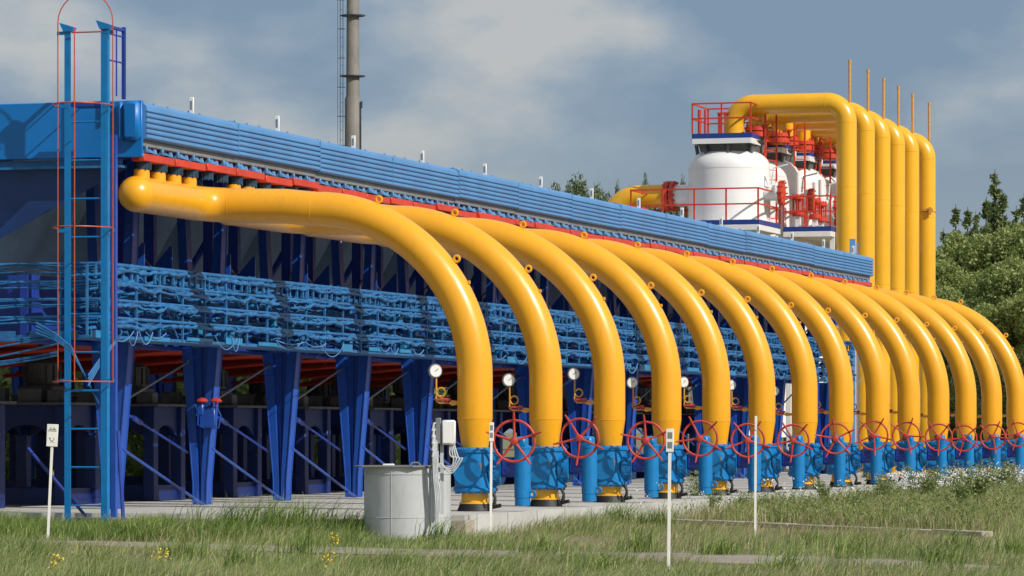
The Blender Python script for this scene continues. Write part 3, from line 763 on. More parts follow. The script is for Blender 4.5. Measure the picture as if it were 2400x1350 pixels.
for zz in (5.9 - GZ, 1.93 - GZ, 4.1 - GZ, Lh - .1):
    br = MB(); br.box((-.36, 0, zz), (.18, .02, .05)); br.box((.36, 0, zz), (.16, .02, .05)); build_sep(br, 'cage_bracket', M['lblue2'], ld)
rt = MB(); rt.box((.27, .4, 2.9), (.08, .08, 5.8)); rt.build('rear_post', M['cblue'], ld)
st_ = MB().cyl((.42, .2, 1.5), (.62, -.05, .0), .03, n=8); st_.build('stay', M['dblue'], ld)
st_ = MB(); st_.cyl((-1.0, .2, 1.25), (.0, .3, .12), .024, n=8); st_.build('stay', M['dblue'], ld)

# ------------------------------------------------------------------ grey tank with lid, post with junction box
TX, TY = -1.46, 53.6
tk = empty('round_tank', (TX, TY, GZ), 'grey round steel tank with flat lid standing in the grass', 'tank', bank=False)
b_ = MB(); b_.lathe([(.605, -.1), (.605, .985), (.612, .99), (.612, 1.0)], n=64); b_.build('shell', M['tankg'], tk, 30)
rv = MB(); rv.torus((0, 0, .90), .607, .006, 'z', 64, 5); rv.torus((0, 0, .30), .607, .004, 'z', 64, 5); build_sep(rv, 'seam', M['tankg'], tk)
s_ = MB(); s_.box((.595 * math.cos(R(-62)), .595 * math.sin(R(-62)), .48), (.05, .07, 1.0), rz=R(28)); s_.box((.6 * math.cos(R(-110)), .6 * math.sin(R(-110)), .48), (.012, .02, 1.0), rz=R(-20)); s_.build('stiffener', M['tankg'], tk)
l_ = MB(); l_.prism([(-.74, -.2), (-.62, -.52), (.1, -.68), (.55, -.45), (.64, 0), (.5, .5), (-.3, .65), (-.7, .3)], 'z', 1.002, 1.018); l_.build('lid', M['grey'], tk)
h_ = MB(); h_.box((-.25, -.35, 1.032), (.16, .08, .026), bev=.006); h_.tube([(.05, -.3, 1.02), (.08, -.3, 1.06), (.16, -.3, 1.06), (.19, -.3, 1.02)], .012, 6); h_.build('handle', M['white'], tk)
bxp = PX(1024, 1010, 53.0)
jb = empty('junction_box', (bxp.x, bxp.y, GZ), 'light grey electrical junction box on a post beside the round tank', 'junction box', bank=False)
m_ = MB(); m_.box((0, 0, .72), (.05, .04, 1.5)); m_.box((.07, .02, .9), (.05, .03, 1.1)); m_.build('post', M['tankg'], jb)
m_ = MB(); m_.box((.165, -.04, 1.48), (.19, .13, .34), bev=.02); m_.box((.165, -.108, 1.48), (.165, .012, .30), bev=.005); m_.build('box', M['white'], jb)
m_ = MB(); m_.box((.02, -.03, 1.5), (.08, .1, .36), bev=.01); m_.build('terminal_strip', M['grey'], jb)
for s2 in range(8):
    m_ = MB(); o_ = s2 * .016
    if s2 < 4: m_.tube(smooth([(-.02 + o_ * 1.5, -.05, 1.62 - .08 * s2), (-.05 + o_, -.08, 1.3), (-.045 + o_ * 1.2, -.08, .9), (-.01 + o_, -.07, .4), (-.06 - .04 * s2, -.08, .02)]), .010, 6)
    else: m_.tube(smooth([(.12 + o_, -.05, 1.34), (.22 + 2.5 * (o_ - .08), -.06, 1.24 - o_), (.27 + 2.5 * (o_ - .08), -.07, 1.12), (.2, -.08, 1.02 - 2 * (o_ - .06)), (.07, -.07, .99 + o_ - .06), (-.02, -.06, 1.03)]), .010, 6)
    m_.build('cable', M['cable'], jb)
for s2 in range(5):
    m_ = MB().tube([(.0, -.04, 1.62 - .09 * s2), (-.04, -.09, 1.6 - .09 * s2), (-.06, -.09, 1.5 - .09 * s2)], .014, 6); m_.build('gland', M['cable'], jb)

# ------------------------------------------------------------------ marker posts
def sign_post(x, ybot, ytop, lab, plate, lean=0.0, Z=None):
    Z = Z or F * (HC - GZ) / (ybot - 1010)
    X = (x - 1200) / F * Z; h = (ybot - ytop) / F * Z
    o = empty('marker_post', (X, Z, GZ), lab, 'marker post', 'white marker posts in the grass', bank=False)
    o.rotation_euler = (0, lean, R(random.uniform(-6, 6)))
    pw, ph = plate
    p = MB(); p.box((0, 0, (h - ph) / 2 + .02), (.034, .022, h - ph + .04)); p.build('stake', M['sign'], o)
    q = MB(); q.box((0, -.017, h - ph / 2), (pw, .010, ph), bev=.004); q.build('plate', M['sign'], o)
    return o, h, pw, ph
o, h, pw, ph = sign_post(112, 1268, 994, 'white marker post with two small pictograms, in front of the blue ladder', (.155, .305), R(2.6))
i_ = MB()
for (a, b) in (((-.035, .085), (.035, .085)), ((-.045, .06), (.045, .06)), ((-.035, .085), (-.045, .06)), ((.035, .085), (.045, .06)), ((-.012, .11), (-.03, .088)), ((.012, .11), (.03, .088)), ((-.02, .06), (-.01, .085)), ((.02, .06), (.012, .085)),
               ((-.022, -.03), (-.022, -.06)), ((-.022, -.06), (-.005, -.075)), ((.022, -.03), (.022, -.055)), ((.022, -.055), (-.02, -.10)), ((.0, -.075), (.022, -.10)), ((-.03, -.03), (-.03, -.05))):
    c = h - ph / 2
    i_.cyl((a[0] * 1.2, -.0235, c + a[1]), (b[0] * 1.2, -.0235, c + b[1]), .0028, n=5)
i_.build('pictogram', M['ink'], o)
def squares(o, h, pw, ph, cells):
    m_ = MB()
    for cz in cells: m_.box((0, -.0235, h - ph + cz * ph), (pw * .58, .003, ph * .27))
    m_.build('printed_square', M['grey'], o)
o, h, pw, ph = sign_post(1150, 1258, 990, 'slim white marker post standing between the first arched pipe and its handwheel', (.066, .27), R(.4)); squares(o, h, pw, ph, (.72, .33))
o, h, pw, ph = sign_post(1567, 1337, 1005, 'tallest white marker post with two grey squares, nearest to the camera', (.085, .25), R(.6)); squares(o, h, pw, ph, (.72, .3))
o, h, pw, ph = sign_post(1770, 1259, 975, 'bare white marker post right of centre, behind the kerb line of grass', (.036, .2), R(.3))
o, h, pw, ph = sign_post(2265, 1146, 1000, 'small far white marker post among white flowers on the right', (.03, .2), R(.5), Z=97)

# ------------------------------------------------------------------ chimney
ZC = 165
cp = PX(827, 1010, ZC)
ch = empty('chimney', (cp.x, cp.y, GZ), 'tall grey chimney mast with ladder rising behind the cooler', 'chimney', bank=False)
hh = 1.2 + (1010 + 120) / F * ZC
m_ = MB(); m_.lathe([(.46, 0), (.36, hh * .58), (.355, hh * .581), (.345, hh * .72), (.29, hh * .725), (.255, hh)], n=32); m_.build('shaft', M['chim'], ch)
for yy in (38, 180):
    z = HC + (1010 - yy) / F * ZC - GZ
    m_ = MB(); m_.lathe([(.30, 0), (.50, 0), (.50, .05), (.30, .05)], (0, 0, z), 'z', 24, caps=False); m_.box((0, 0, z + .03), (1.06, .12, .06)); m_.build('ring_platform', M['dark'], ch)
m_ = MB()
for x_ in (-.54, -.42): m_.cyl((x_, -.1, 2), (x_, -.1, hh), .014, n=6)
z = 2
while z < hh: m_.cyl((-.54, -.1, z), (-.42, -.1, z), .008, n=5); z += .4
m_.build('ladder', M['dark'], ch)
m_ = MB()
for k in range(12):
    z = 7.5 + k * 1.25; m_.torus((-.48, -.22, z), .17, .009, 'z', 14, 5)
for s2 in (-.64,): m_.cyl((s2, -.24, 7.5), (s2, -.24, hh), .010, n=5)
m_.build('ladder_cage', M['dark'], ch)
m_ = MB(); m_.cyl((.36, -.2, 10), (.34, -.2, 15.6), .03, n=6); m_.box((.38, -.2, 15.5), (.08, .08, .3)); m_.build('conduit', M['dark'], ch)
# small pale insulators at its foot
# ------------------------------------------------------------------ tall risers
ZR = 118.0
r1 = Vector(((1984 - 1200) / F * ZR, ZR, 0))
def RW(v, u, z=0): return Vector((r1.x + u * UX + v * VX, r1.y + u * UY + v * VY, z))
ru = [0, 2.75, 5.2, 7.6, 10.0, 12.9]; RR = .315
ztop = HC + (1010 - 240) / F * ZR
def make_riser():
    root = empty('riser_pipe', RW(0, 0, 0), '', 'pipe')
    er = .62; pts = [(0, 0, GZ), (0, 0, 3), (0, 0, ztop - er)]
    for k in range(1, 10):
        a = k / 10 * PI / 2; pts.append((-er + er * math.cos(a), 0, ztop - er + er * math.sin(a)))
    pts += [(-er, 0, ztop), (-3.55 + er, 0, ztop)]
    for k in range(1, 10):
        a = k / 10 * PI / 2; pts.append((-3.55 + er - er * math.sin(a), 0, ztop - er + er * math.cos(a)))
    pts += [(-3.55, 0, ztop - er), (-3.55, 0, ztop - 1.0)]
    MB().tube(pts, RR, 32).build('pipe', M['yellow2'], root, 60)
    w = MB()
    for (c, ax) in (((0, 0, ztop - er), 'z'), ((-er, 0, ztop), 'x'), ((-3.55 + er, 0, ztop), 'x'), ((0, 0, ztop - 2.6), 'z'), ((0, 0, ztop - 5.3), 'z')): w.torus(c, RR - .002, .010, ax, 32, 6)
    build_sep(w, 'weld_seam', M['yellow2'], root)
    v = MB().cyl((.10, 0, ztop), (.10, 0, ztop + 1.28), .042, n=10); v.cyl((.10, 0, ztop + 1.22), (.10, 0, ztop + 1.30), .05, n=10); v.build('vent_rod', M['brass'], root)
    fl = MB(); fl.lathe([(.40, 0), (.40, .12), (.32, .13)], (-3.55, 0, ztop - 1.08), 'z', 28); fl.lathe([(.40, -.16), (.40, -.02)], (-3.55, 0, ztop - 1.08), 'z', 28)
    for k in range(14):
        a = 2 * PI * k / 14; fl.cyl((-3.55 + .38 * math.cos(a), .38 * math.sin(a), ztop - 1.3), (-3.55 + .38 * math.cos(a), .38 * math.sin(a), ztop - .9), .03, n=6)
    fl.build('flange', M['red'], root)
    dn = MB().cyl((-3.55, 0, ztop - 1.75), (-3.55, 0, ztop - 1.2), .26, n=20); dn.build('inlet', M['white'], root)
    return root
rs0 = make_riser()
for i, u in enumerate(ru):
    o = rs0 if i == 0 else copy_tree(rs0)
    o.location = RW(0, u, 0) ; o['group'] = 'tall yellow riser pipes behind the cooler'
    o.location.z = -.05 * i
    o['label'] = ['tallest looking yellow riser, nearest of the six, its bend over the white tank', 'second tall yellow riser pipe from the left, with thin vent rod on top', 'third tall yellow riser pipe from the left, right of the cooler end',
                  'fourth tall yellow riser pipe from the left', 'fifth tall yellow riser pipe from the left', 'rightmost tall yellow riser pipe, next to the green trees'][i]
m_ = MB(); m_.torus((0, 0, 0), RR + .01, .02, 'z', 24, 6); m_.box((.12, -RR - .04, .05), (.35, .05, .08)); m_.box((.2, -RR - .05, .0), (.08, .08, .26))
o = m_.build('pipe_clamp', M['brass']); o.location = RW(0, ru[5], HC + (1010 - 495) / F * 130); o.rotation_euler = (0, 0, -TH); tag(o, 'small clamp fitting round the rightmost yellow riser', 'clamp')
# thin post in front of the first riser
bp_ = PX(1998, 560, 112); m_ = MB(); m_.box((0, 0, bp_.z / 2), (.16, .12, bp_.z)); m_.box((.14, 0, bp_.z / 2 - .1), (.05, .05, bp_.z)); o = m_.build('steel_post', M['lblue']); o.location = (bp_.x, bp_.y, GZ + .3)
tag(o, 'short blue grey steel post in front of the first yellow riser', 'post')

# ------------------------------------------------------------------ white separators
tz = [0, 4.15, 8.1, 12.0]; SR = 1.27
zd = HC + (1010 - 350) / F * 119
def make_sep():
    root = empty('white_separator', RW(-3.7, 0, 0), '', 'vessel')
    p = [(SR, 1.0), (SR, zd - .62)]
    for k in range(1, 12):
        a = k / 12 * PI / 2; p.append((SR * math.cos(a) ** .62, zd - .62 + .62 * math.sin(a) ** .95))
    p.append((.02, zd)); b = MB(); b.lathe(p, n=56); b.lathe([(SR + .006, zd - .64), (SR + .006, zd - .61)], n=56, caps=False); b.build('shell', M['white'], root, 35)
    lg = MB()
    for k in range(4):
        a = R(45 + 90 * k); lg.box((SR * .85 * math.cos(a), SR * .85 * math.sin(a), .4), (.2, .2, 1.4))
    build_sep(lg, 'leg', M['grey'], root)
    s_ = MB(); s_.lathe([(1.35, 0), (.75, .35)], (0, 0, zd - .28), 'z', 24, caps=False)
    for k in range(8):
        a = 2 * PI * k / 8; s_.box((.8 * math.cos(a), .8 * math.sin(a), zd + .12), (.35, .08, .3), rz=a)
    s_ = MB()
    for k in range(8):
        a = 2 * PI * k / 8 + .2; s_.cyl((.95 * math.cos(a), .95 * math.sin(a), zd - .35), (1.05 * math.cos(a), 1.05 * math.sin(a), zd + .28), .06, n=8)
    s_.lathe([(.9, zd + .1), (1.1, zd + .24)], n=24, caps=False); s_.lathe([(.85, zd - .25), (1.0, zd + .3)], n=24); s_.build('platform_bracket', M['motor'], root)
    # manway on the side facing the risers, camera side
    nzz = MB(); cz = HC + (1010 - 455) / F * 119
    nzz.lathe([(.24, SR - .15), (.24, SR + .30), (.36, SR + .31), (.36, SR + .38), (.28, SR + .40)], (0, -.25, cz), 'x', 24); nzz.build('manway', M['white'], root)
    f2 = MB(); f2.lathe([(.36, SR + .41), (.36, SR + .50), (.1, SR + .52)], (0, -.25, cz), 'x', 24)
    for k in range(12):
        a = 2 * PI * k / 12; f2.cyl((SR + .38, -.25 + .36 * math.cos(a), cz + .36 * math.sin(a)), (SR + .56, -.25 + .36 * math.cos(a), cz + .36 * math.sin(a)), .025, n=6)
    f2.build('manway_flange', M['red'], root)
    hp = MB(); hp.tube([(SR + .2, -.5, cz + .25), (SR + .25, -.5, cz + .75), (SR + .7, -.5, cz + .85)], .03, 8); hp.build('davit', M['white'], root)
    return root
sp0 = make_sep()
for i, u in enumerate(tz):
    o = sp0 if i == 0 else copy_tree(sp0)
    o.location = RW(-3.7, u, 0); o['group'] = 'white separator vessels'
    o['label'] = ['big white separator vessel, nearest and leftmost of the row', 'second white separator vessel, half hidden behind the nearest one', 'third white separator vessel in the row', 'last visible white separator vessel, next to the first yellow riser'][i]
def make_platform(w, d, z, rail_h, name='service_platform', band=True):
    root = empty(name, RW(-3.7, 0, 0), '', 'platform')
    fr = MB()
    for s_ in (-1, 1):
        fr.box((0, s_ * d / 2, z), (w, .06, .16)); fr.box((s_ * w / 2, 0, z), (.06, d, .16))
    fr.box((0, 0, z + .02), (w - .1, d - .1, .04)); fr.build('deck_frame', M['white'], root)
    bd = MB()
    for s_ in (-1, 1):
        bd.box((0, s_ * d / 2, z + .16), (w - .02, .04, .15)); bd.box((s_ * w / 2, 0, z + .16), (.04, d - .05, .15))
    bd.build('toe_board', M['band'], root)
    n = max(2, round(w / .95))
    for s_ in (-1, 1):
        for k in range(n + 1): MB().box((-w / 2 + w * k / n, s_ * d / 2, z + .24 + rail_h / 2), (.05, .04, rail_h)).build('railing_post', M['red'], root)
    rl = MB()
    for zz in (.5, 1.0):
        for s_ in (-1, 1):
            rl.box((0, s_ * d / 2, z + .24 + rail_h * zz), (w + .05, .05, .045)); rl.box((s_ * w / 2, 0, z + .24 + rail_h * zz), (.05, d - .05, .045))
    rl.build('railing', M['red'], root)
    return root
zp = HC + (1010 - 330) / F * 118
pf0 = make_platform(1.85, 2.0, zp, .92)
for i, u in enumerate(tz):
    o = pf0 if i == 0 else copy_tree(pf0)
    o.location = RW(-3.68, u - .1, 0); o['group'] = 'red railed platforms on top of the vessels'
    o['label'] = ['red railed platform with navy edge on top of the nearest white vessel', 'second red railed platform, above the second white vessel', 'third red railed platform, above the third white vessel', 'fourth red railed platform, partly behind the first yellow riser'][i]
zl = HC + (1010 - 530) / F * 116
lp0 = make_platform(4.0, 2.9, zl, .95, 'lower_platform'); lp0.location = RW(-4.25, -.8, 0); lp0['label'] = 'lower red railed platform round the nearest white vessel, above the cooler'
lp1 = make_platform(1.5, 11.5, zl, .95, 'lower_platform'); lp1.location = RW(-1.75, 8.0, 0); lp1['label'] = 'long red railed gallery beside the white vessels, left of the risers'
for o in (lp0, lp1):
    legs = MB()
    for sx in (-.7, .7):
        for sy in (-1, 0, 1): legs.box((sx, sy * (1.2 if o is lp0 else 5.2), zl / 2), (.14, .14, zl))
    build_sep(legs, 'support_leg', M['white'], o)
    o['group'] = 'lower platforms round the vessels'
# valves and pipework standing on the gallery
for j, (vv, uu, hh_) in enumerate(((-2.2, 3.0, 1.9), (-2.1, 5.0, 1.7), (-2.3, 6.8, 1.9), (-2.1, 8.8, 1.8), (-2.2, 10.6, 1.7), (-2.0, 12.3, 1.8))):
    o = empty('valve_column', RW(vv, uu, zl + .1), ['first', 'second', 'third', 'fourth', 'fifth', 'sixth'][j] + ' red and white valve column from the left on the railed gallery', 'valve column', 'valve columns on the gallery')
    MB().box((0, 0, hh_ * .25), (.16, .16, hh_ * .5)).build('stand', M['white'], o)
    rr_ = MB(); rr_.lathe([(.10, .5), (.20, .55), (.20, .66), (.1, .7), (.1, 1.0), (.2, 1.05), (.2, 1.15), (.08, 1.2)], n=16)
    for k in range(8):
        a = 2 * PI * k / 8; rr_.cyl((.17 * math.cos(a), .17 * math.sin(a), .5), (.17 * math.cos(a), .17 * math.sin(a), 1.2), .018, n=5)
    rr_.build('flanges', M['red'], o)
    MB().cyl((0, 0, 1.2), (0, 0, hh_), .09, n=10).build('riser', M['white'], o)
# red ladder cages
for j, uu in enumerate((.9, 4.9, 8.7, 12.3)):
    o = empty('vessel_ladder', RW(-2.45, uu - .6, zl + .1), ['nearest', 'second', 'third', 'fourth'][j] + ' narrow red ladder rising to the platform of a white vessel', 'ladder', 'red ladders on the vessels')
    H = zp + 1.1 - zl
    for sx in (-.2, .2): MB().box((sx * .6, sx * 1.2, H / 2), (.05, .05, H)).build('stile', M['red'], o)
    rn = MB(); z = .3
    while z < H: rn.cyl((-.12, -.24, z), (.12, .24, z), .018, n=5); z += .3
    rn.build('rungs', M['red'], o)
# fittings on the top platforms: yellow and red pipework
for j, uu in enumerate((0.3, 2.9, 4.6, 6.4, 8.2, 10.2, 12.0)):
    o = empty('vent_assembly', RW(-2.9 + .1 * (j % 2), uu, zp + .25), ['first', 'second', 'third', 'fourth', 'fifth', 'sixth', 'seventh'][j] + ' yellow vent pipe with red flange under the high yellow bends, counted from left', 'vent', 'yellow vent pipes on the vessel tops')
    MB().lathe([(.24, -.1), (.24, .75), (.20, .8), (.20, 1.05)], n=18).build('pipe', M['yellow2'], o)
    fr_ = MB(); fr_.lathe([(.36, -.05), (.36, .1)], n=20); fr_.lathe([(.36, .14), (.36, .26)], n=20)
    for k in range(10):
        a = 2 * PI * k / 10; fr_.cyl((.31 * math.cos(a), .31 * math.sin(a), -.12), (.31 * math.cos(a), .31 * math.sin(a), .34), .025, n=5)
    fr_.build('flange', M['red'], o)
# red fittings on the nearest top platform
o = empty('valve_column', RW(-4.5, -.2, zp + .2), 'slim red valve column at the left of the highest platform', 'valve column', 'red fittings on the highest platform')
m_ = MB(); m_.cyl((-.1, 0, 0), (-.1, 0, .85), .06, n=8); m_.cyl((.08, 0, 0), (.08, 0, .85), .04, n=8); m_.box((.55, 0, .35), (.12, .1, .7)); m_.box((.75, 0, .72), (.55, .14, .06)); m_.box((.95, .0, .35), (.1, .1, .7)); m_.build('frame', M['red'], o)

# yellow bend at the left of the vessels
yb = RW(-3.7, 0, 0); zy = HC + (1010 - 456) / F * 119
o = empty('inlet_bend', yb, 'yellow pipe bend with red flange, left of the nearest white vessel', 'pipe')
pts = [(-SR - .75, 0, zy), (-SR - 1.6, 0, zy)]
for k in range(1, 12):
    a = k / 11 * PI / 2; pts.append((-SR - 1.6 - .95 * math.sin(a), 0, zy - .95 + .95 * math.cos(a)))
pts.append((-SR - 2.55, 0, 0))
MB().tube(pts, .36, 28).build('pipe', M['yellow2'], o, 60)
f_ = MB(); f_.lathe([(.46, -SR - .76), (.46, -SR - .62)], (0, 0, zy), 'x', 26); f_.lathe([(.46, -SR - .58), (.46, -SR - .46)], (0, 0, zy), 'x', 26)
for k in range(14):
    a = 2 * PI * k / 14; f_.cyl((-SR - .82, .41 * math.cos(a), zy + .41 * math.sin(a)), (-SR - .38, .41 * math.cos(a), zy + .41 * math.sin(a)), .03, n=6)
f_.build('flange', M['red'], o); MB().cyl((-SR - .5, 0, zy), (-SR + .2, 0, zy), .34, n=24).build('stub', M['white'], o)

# ------------------------------------------------------------------ vegetation
def raw_mesh(name, verts, faces, nper, m):
    me = bpy.data.meshes.new(name); nv = len(verts); nf = len(faces)
    me.vertices.add(nv); me.vertices.foreach_set('co', np.asarray(verts, np.float32).ravel())
    me.loops.add(nf * nper); me.loops.foreach_set('vertex_index', np.asarray(faces, np.int32).ravel())
    me.polygons.add(nf); me.polygons.foreach_set('loop_start', np.arange(0, nf * nper, nper, dtype=np.int32))
    me.materials.append(m); me.update(calc_edges=True); me.validate()
    return me
def leaf_mesh(name, centers, size, m, flat=0.0):
    n = len(centers); a = rng.normal(size=(n, 3)); a /= np.linalg.norm(a, axis=1)[:, None]
    b = rng.normal(size=(n, 3)); b[:, 2] *= (1 - flat); b -= a * (a * b).sum(1)[:, None]; b /= np.linalg.norm(b, axis=1)[:, None]
    s = size * rng.uniform(.6, 1.35, n)[:, None]
    v = np.stack([centers - a * s, centers - b * s * .45, centers + a * s, centers + b * s * .45], 1).reshape(-1, 3)
    f = np.arange(4 * n).reshape(n, 4)
    return raw_mesh(name, v, f, 4, m)
def decid_crown(h, r, nleaf, size, seed, m, low=.12):
    g = np.random.default_rng(seed); nc = 95
    t = g.uniform(0, 1, nc); ang = g.uniform(0, 2 * PI, nc)
    zz = h * (low + (1 - low) * t)
    prof = np.sin(np.clip(t * .93 + .10, 0, 1) * PI) ** .55
    rad = r * prof * g.uniform(.35, 1.0, nc) ** .6
    cc = np.stack([rad * np.cos(ang), rad * np.sin(ang), zz], 1)
    cs = g.uniform(.10, .24, nc) * r * 1.25
    idx = g.integers(0, nc, nleaf); d = g.normal(size=(nleaf, 3)); d /= np.linalg.norm(d, axis=1)[:, None]
    rr_ = g.uniform(.35, 1.0, nleaf) ** .5
    P = cc[idx] + d * (cs[idx] * rr_)[:, None] * np.array([1, 1, 1.15])
    return leaf_mesh('crown', P, size, m), cc
def make_tree(kind, h, r, nleaf, size, seed, m):
    root = empty(kind, (0, 0, GZ), '', 'tree', bank=False)
    me, cc = decid_crown(h, r, nleaf, size, seed, m)
    o = bpy.data.objects.new('crown', me); C.objects.link(o); o.parent = root
    t = MB(); t.tube([(0, 0, -.2), (.05, 0, h * .3), (-.06, .05, h * .6), (0, 0, h * .9)], [.028 * h, .02 * h, .012 * h, .004 * h], 10)
    for k in range(0, 60, 3):
        c = cc[k]; z0 = max(.8, c[2] * .72); t.tube([(0, 0, z0), (c[0] * .5, c[1] * .5, z0 + (c[2] - z0) * .6), tuple(c)], [.007 * h, .004 * h, .0015 * h], 5)
    t.build('trunk', M['bark'], root, 60)
    return root
def make_spruce(h, r, seed, nleaf=26000):
    g = np.random.default_rng(seed); root = empty('spruce_tree', (0, 0, GZ), '', 'tree', bank=False)
    nb = 150; zb = h * (.05 + .93 * g.uniform(0, 1, nb) ** 1.1); ab = g.uniform(0, 2 * PI, nb)
    lb = r * (1 - zb / h) ** 1.05 * g.uniform(.35, 1.35, nb) + .06
    ib = g.choice(nb, nleaf, p=(lb / lb.sum())); tt = g.uniform(.05, 1, nleaf) ** .8
    rr_ = lb[ib] * tt; sp = .03 + .09 * (1 - tt) * (1.1 - zb[ib] / h) + .05 * r * (1 - zb[ib] / h)
    P = np.stack([rr_ * np.cos(ab[ib]), rr_ * np.sin(ab[ib]), zb[ib] + .25 * rr_ * tt - .12 * rr_], 1) + g.normal(size=(nleaf, 3)) * sp[:, None]
    P[:, 2] = np.clip(P[:, 2], 0, h * 1.02)
    o = bpy.data.objects.new('crown', leaf_mesh('crown', P, .06, M['needle'], .4)); C.objects.link(o); o.parent = root
    MB().tube([(0, 0, -.2), (0, 0, h * .5), (0, 0, h)], [.14, .09, .01], 8).build('trunk', M['bark'], root)
    return root
protos = [make_tree('leafy_tree', 8.0, 2.6, 52000, .075, 21 + k, M['leaf']) for k in range(4)]
used = [False] * 4
ti = [0]
TREES = []
def put_tree(k, x, Z, h, label, wide=1.0, group='leafy trees behind the pipes on the right', src=None, usd=None):
    s_ = src or protos; u_ = usd or used
    o = s_[k] if not u_[k] else copy_tree(s_[k]); u_[k] = True
    sc = h / 8.0; o.location = ((x - 1200) / F * Z, Z, GZ); o.scale = (sc * wide, sc * wide, sc); o.rotation_euler = (0, 0, random.uniform(0, 6))
    o['label'] = label; o['group'] = group
    return o
# right-hand belt, front row to back row: (pixel x, distance, height)
front = [(2010, 150, 5.4), (2075, 146, 5.2), (2150, 142, 5.6), (2225, 139, 6.2), (2305, 137, 5.6), (2385, 133, 6.0), (2470, 131, 6.4), (2550, 128, 6)]
mid = [(2040, 165, 7.0), (2130, 163, 7.2), (2215, 160, 8.0), (2290, 162, 7.6), (2375, 158, 8.4), (2465, 156, 8.2), (2560, 152, 8.8)]
back = [(2090, 185, 8.2), (2170, 183, 8.6), (2240, 182, 10.6), (2310, 184, 10.2), (2385, 180, 10.9), (2470, 178, 11)]
for rn, row in (('front', front), ('middle', mid), ('back', back)):
    for j, (x, Z, h) in enumerate(row):
        nm = ['first', 'second', 'third', 'fourth', 'fifth', 'sixth', 'seventh', 'eighth'][j]
        put_tree(random.randrange(4), x, Z, h, f'leafy green tree, {nm} from the left in the {rn} row right of the risers', random.uniform(.95, 1.25))
sps = [make_spruce(8.0, 1.25, 5), make_spruce(8.0, 1.05, 6)]; spu = [False, False]
for j, (x, Z, h, lab) in enumerate(((2332, 192, 14.6, 'tallest dark spruce rising above the right-hand tree belt'), (2268, 190, 12.6, 'dark spruce left of the tallest spruce'), (2212, 195, 11.8, 'dark spruce top closest to the rightmost yellow riser'),
                                    (2400, 186, 13.0, 'dark spruce at the right edge of the photo'), (2300, 196, 12.0, 'small spruce top between the two higher spruces'), (2365, 197, 12.3, 'slender spruce just right of the tallest spruce'), (2450, 190, 13.0, 'dark spruce beyond the right edge'), (2240, 188, 12.6, 'small spruce top just right of the rightmost riser'), (2287, 187, 12.2, 'spruce top close to the right side of the second highest spruce'), (2350, 188, 13.3, 'spruce shoulder low on the right of the tallest spruce'), (2382, 189, 12.6, 'low spruce top near the right edge'), (2312, 190, 13.1, 'spruce top at the left foot of the tallest spruce'))):
    put_tree(j % 2, x, Z, h, lab, 1.0, 'dark spruces above the tree belt', sps, spu)
# distant trees left of the vessels
far = [make_tree('distant_tree', 8.0, 2.5, 26000, .085, 41 + k, M['leafd']) for k in range(2)]; fu = [False, False]
for j, (x, ytop, Z, wd, lab) in enumerate(((1352, 408, 300, .62, 'round topped distant tree above the cooler, left of the yellow bend'), (1400, 422, 305, .45, 'distant tree joined to the right side of the round one'), (1302, 428, 310, .45, 'small distant tree at the left of the round topped one'),
                                           (1447, 415, 300, .16, 'thin distant sapling just left of the yellow bend'), (1512, 405, 290, .17, 'thin distant tree top above the yellow bend'), (1600, 403, 290, .16, 'small dark tree top touching the white vessel'), (1560, 440, 300, .5, 'low distant tree behind the red flange'), (1480, 450, 300, .5, 'low distant tree behind the yellow bend'), (1425, 452, 300, .4, 'low distant bushy tree left of the bend'))):
    h = (HC + (1010 - ytop) / F * Z - GZ) * .93
    put_tree(j % 2, x, Z, h, lab, wd, 'distant trees beyond the cooler', far, fu)
# leaf screen added behind the cooler so the gaps under it stay dark
hd = []
for k in range(42000):
    u = random.uniform(-4, 60); hd.append(W3(-19.5 + random.gauss(0, .6), u, GZ + random.uniform(0, 3.9 + .5 * math.sin(u * 1.3)) ** 1.0))
me = leaf_mesh('leaf_screen', np.array([tuple(p) for p in hd]), .17, M['leaf']); o = bpy.data.objects.new('leaf_screen', me); C.objects.link(o)
tag(o, 'dense green leaf screen added behind the cooler to darken the gaps below', 'leaf_screen')

def in_poly(x, y, poly):
    c = False; j = len(poly) - 1
    for i in range(len(poly)):
        xi_, yi = poly[i]; xj, yj = poly[j]
        if (yi > y) != (yj > y) and x < (xj - xi_) * (y - yi) / (yj - yi) + xi_: c = not c
        j = i
    return c
def height_field(X, Y):      # shorter, trodden growth along the path and the kerb, tussocks elsewhere
    f = .8 + 1.25 * mn.noise(Vector((X * .55, Y * .28, 20.0))) + .5 * max(0, mn.noise(Vector((X * 2.1, Y * 1.3, 31.0))))
    yc = PATHLINE(X) if -8 < X < 5.6 else 1e9
    d = yc - Y
    if -1.6 < d < 3.2: f *= .34 if X > 1.2 else .62
    t_ = (X - k0[0]) / (k1[0] - k0[0])
    if -.1 < t_ < 1.02:
        d = k0[1] + (k1[1] - k0[1]) * t_ - Y
        if -.2 < d < 3.0: f *= .38
    return max(.16, f)
def PATHLINE(X):
    L_ = pa
    for i in range(5):
        if L_[i][0] <= X <= L_[i + 1][0]:
            t_ = (X - L_[i][0]) / (L_[i + 1][0] - L_[i][0]); return L_[i][1] + (L_[i + 1][1] - L_[i][1]) * t_ - 1.0
    return 1e9
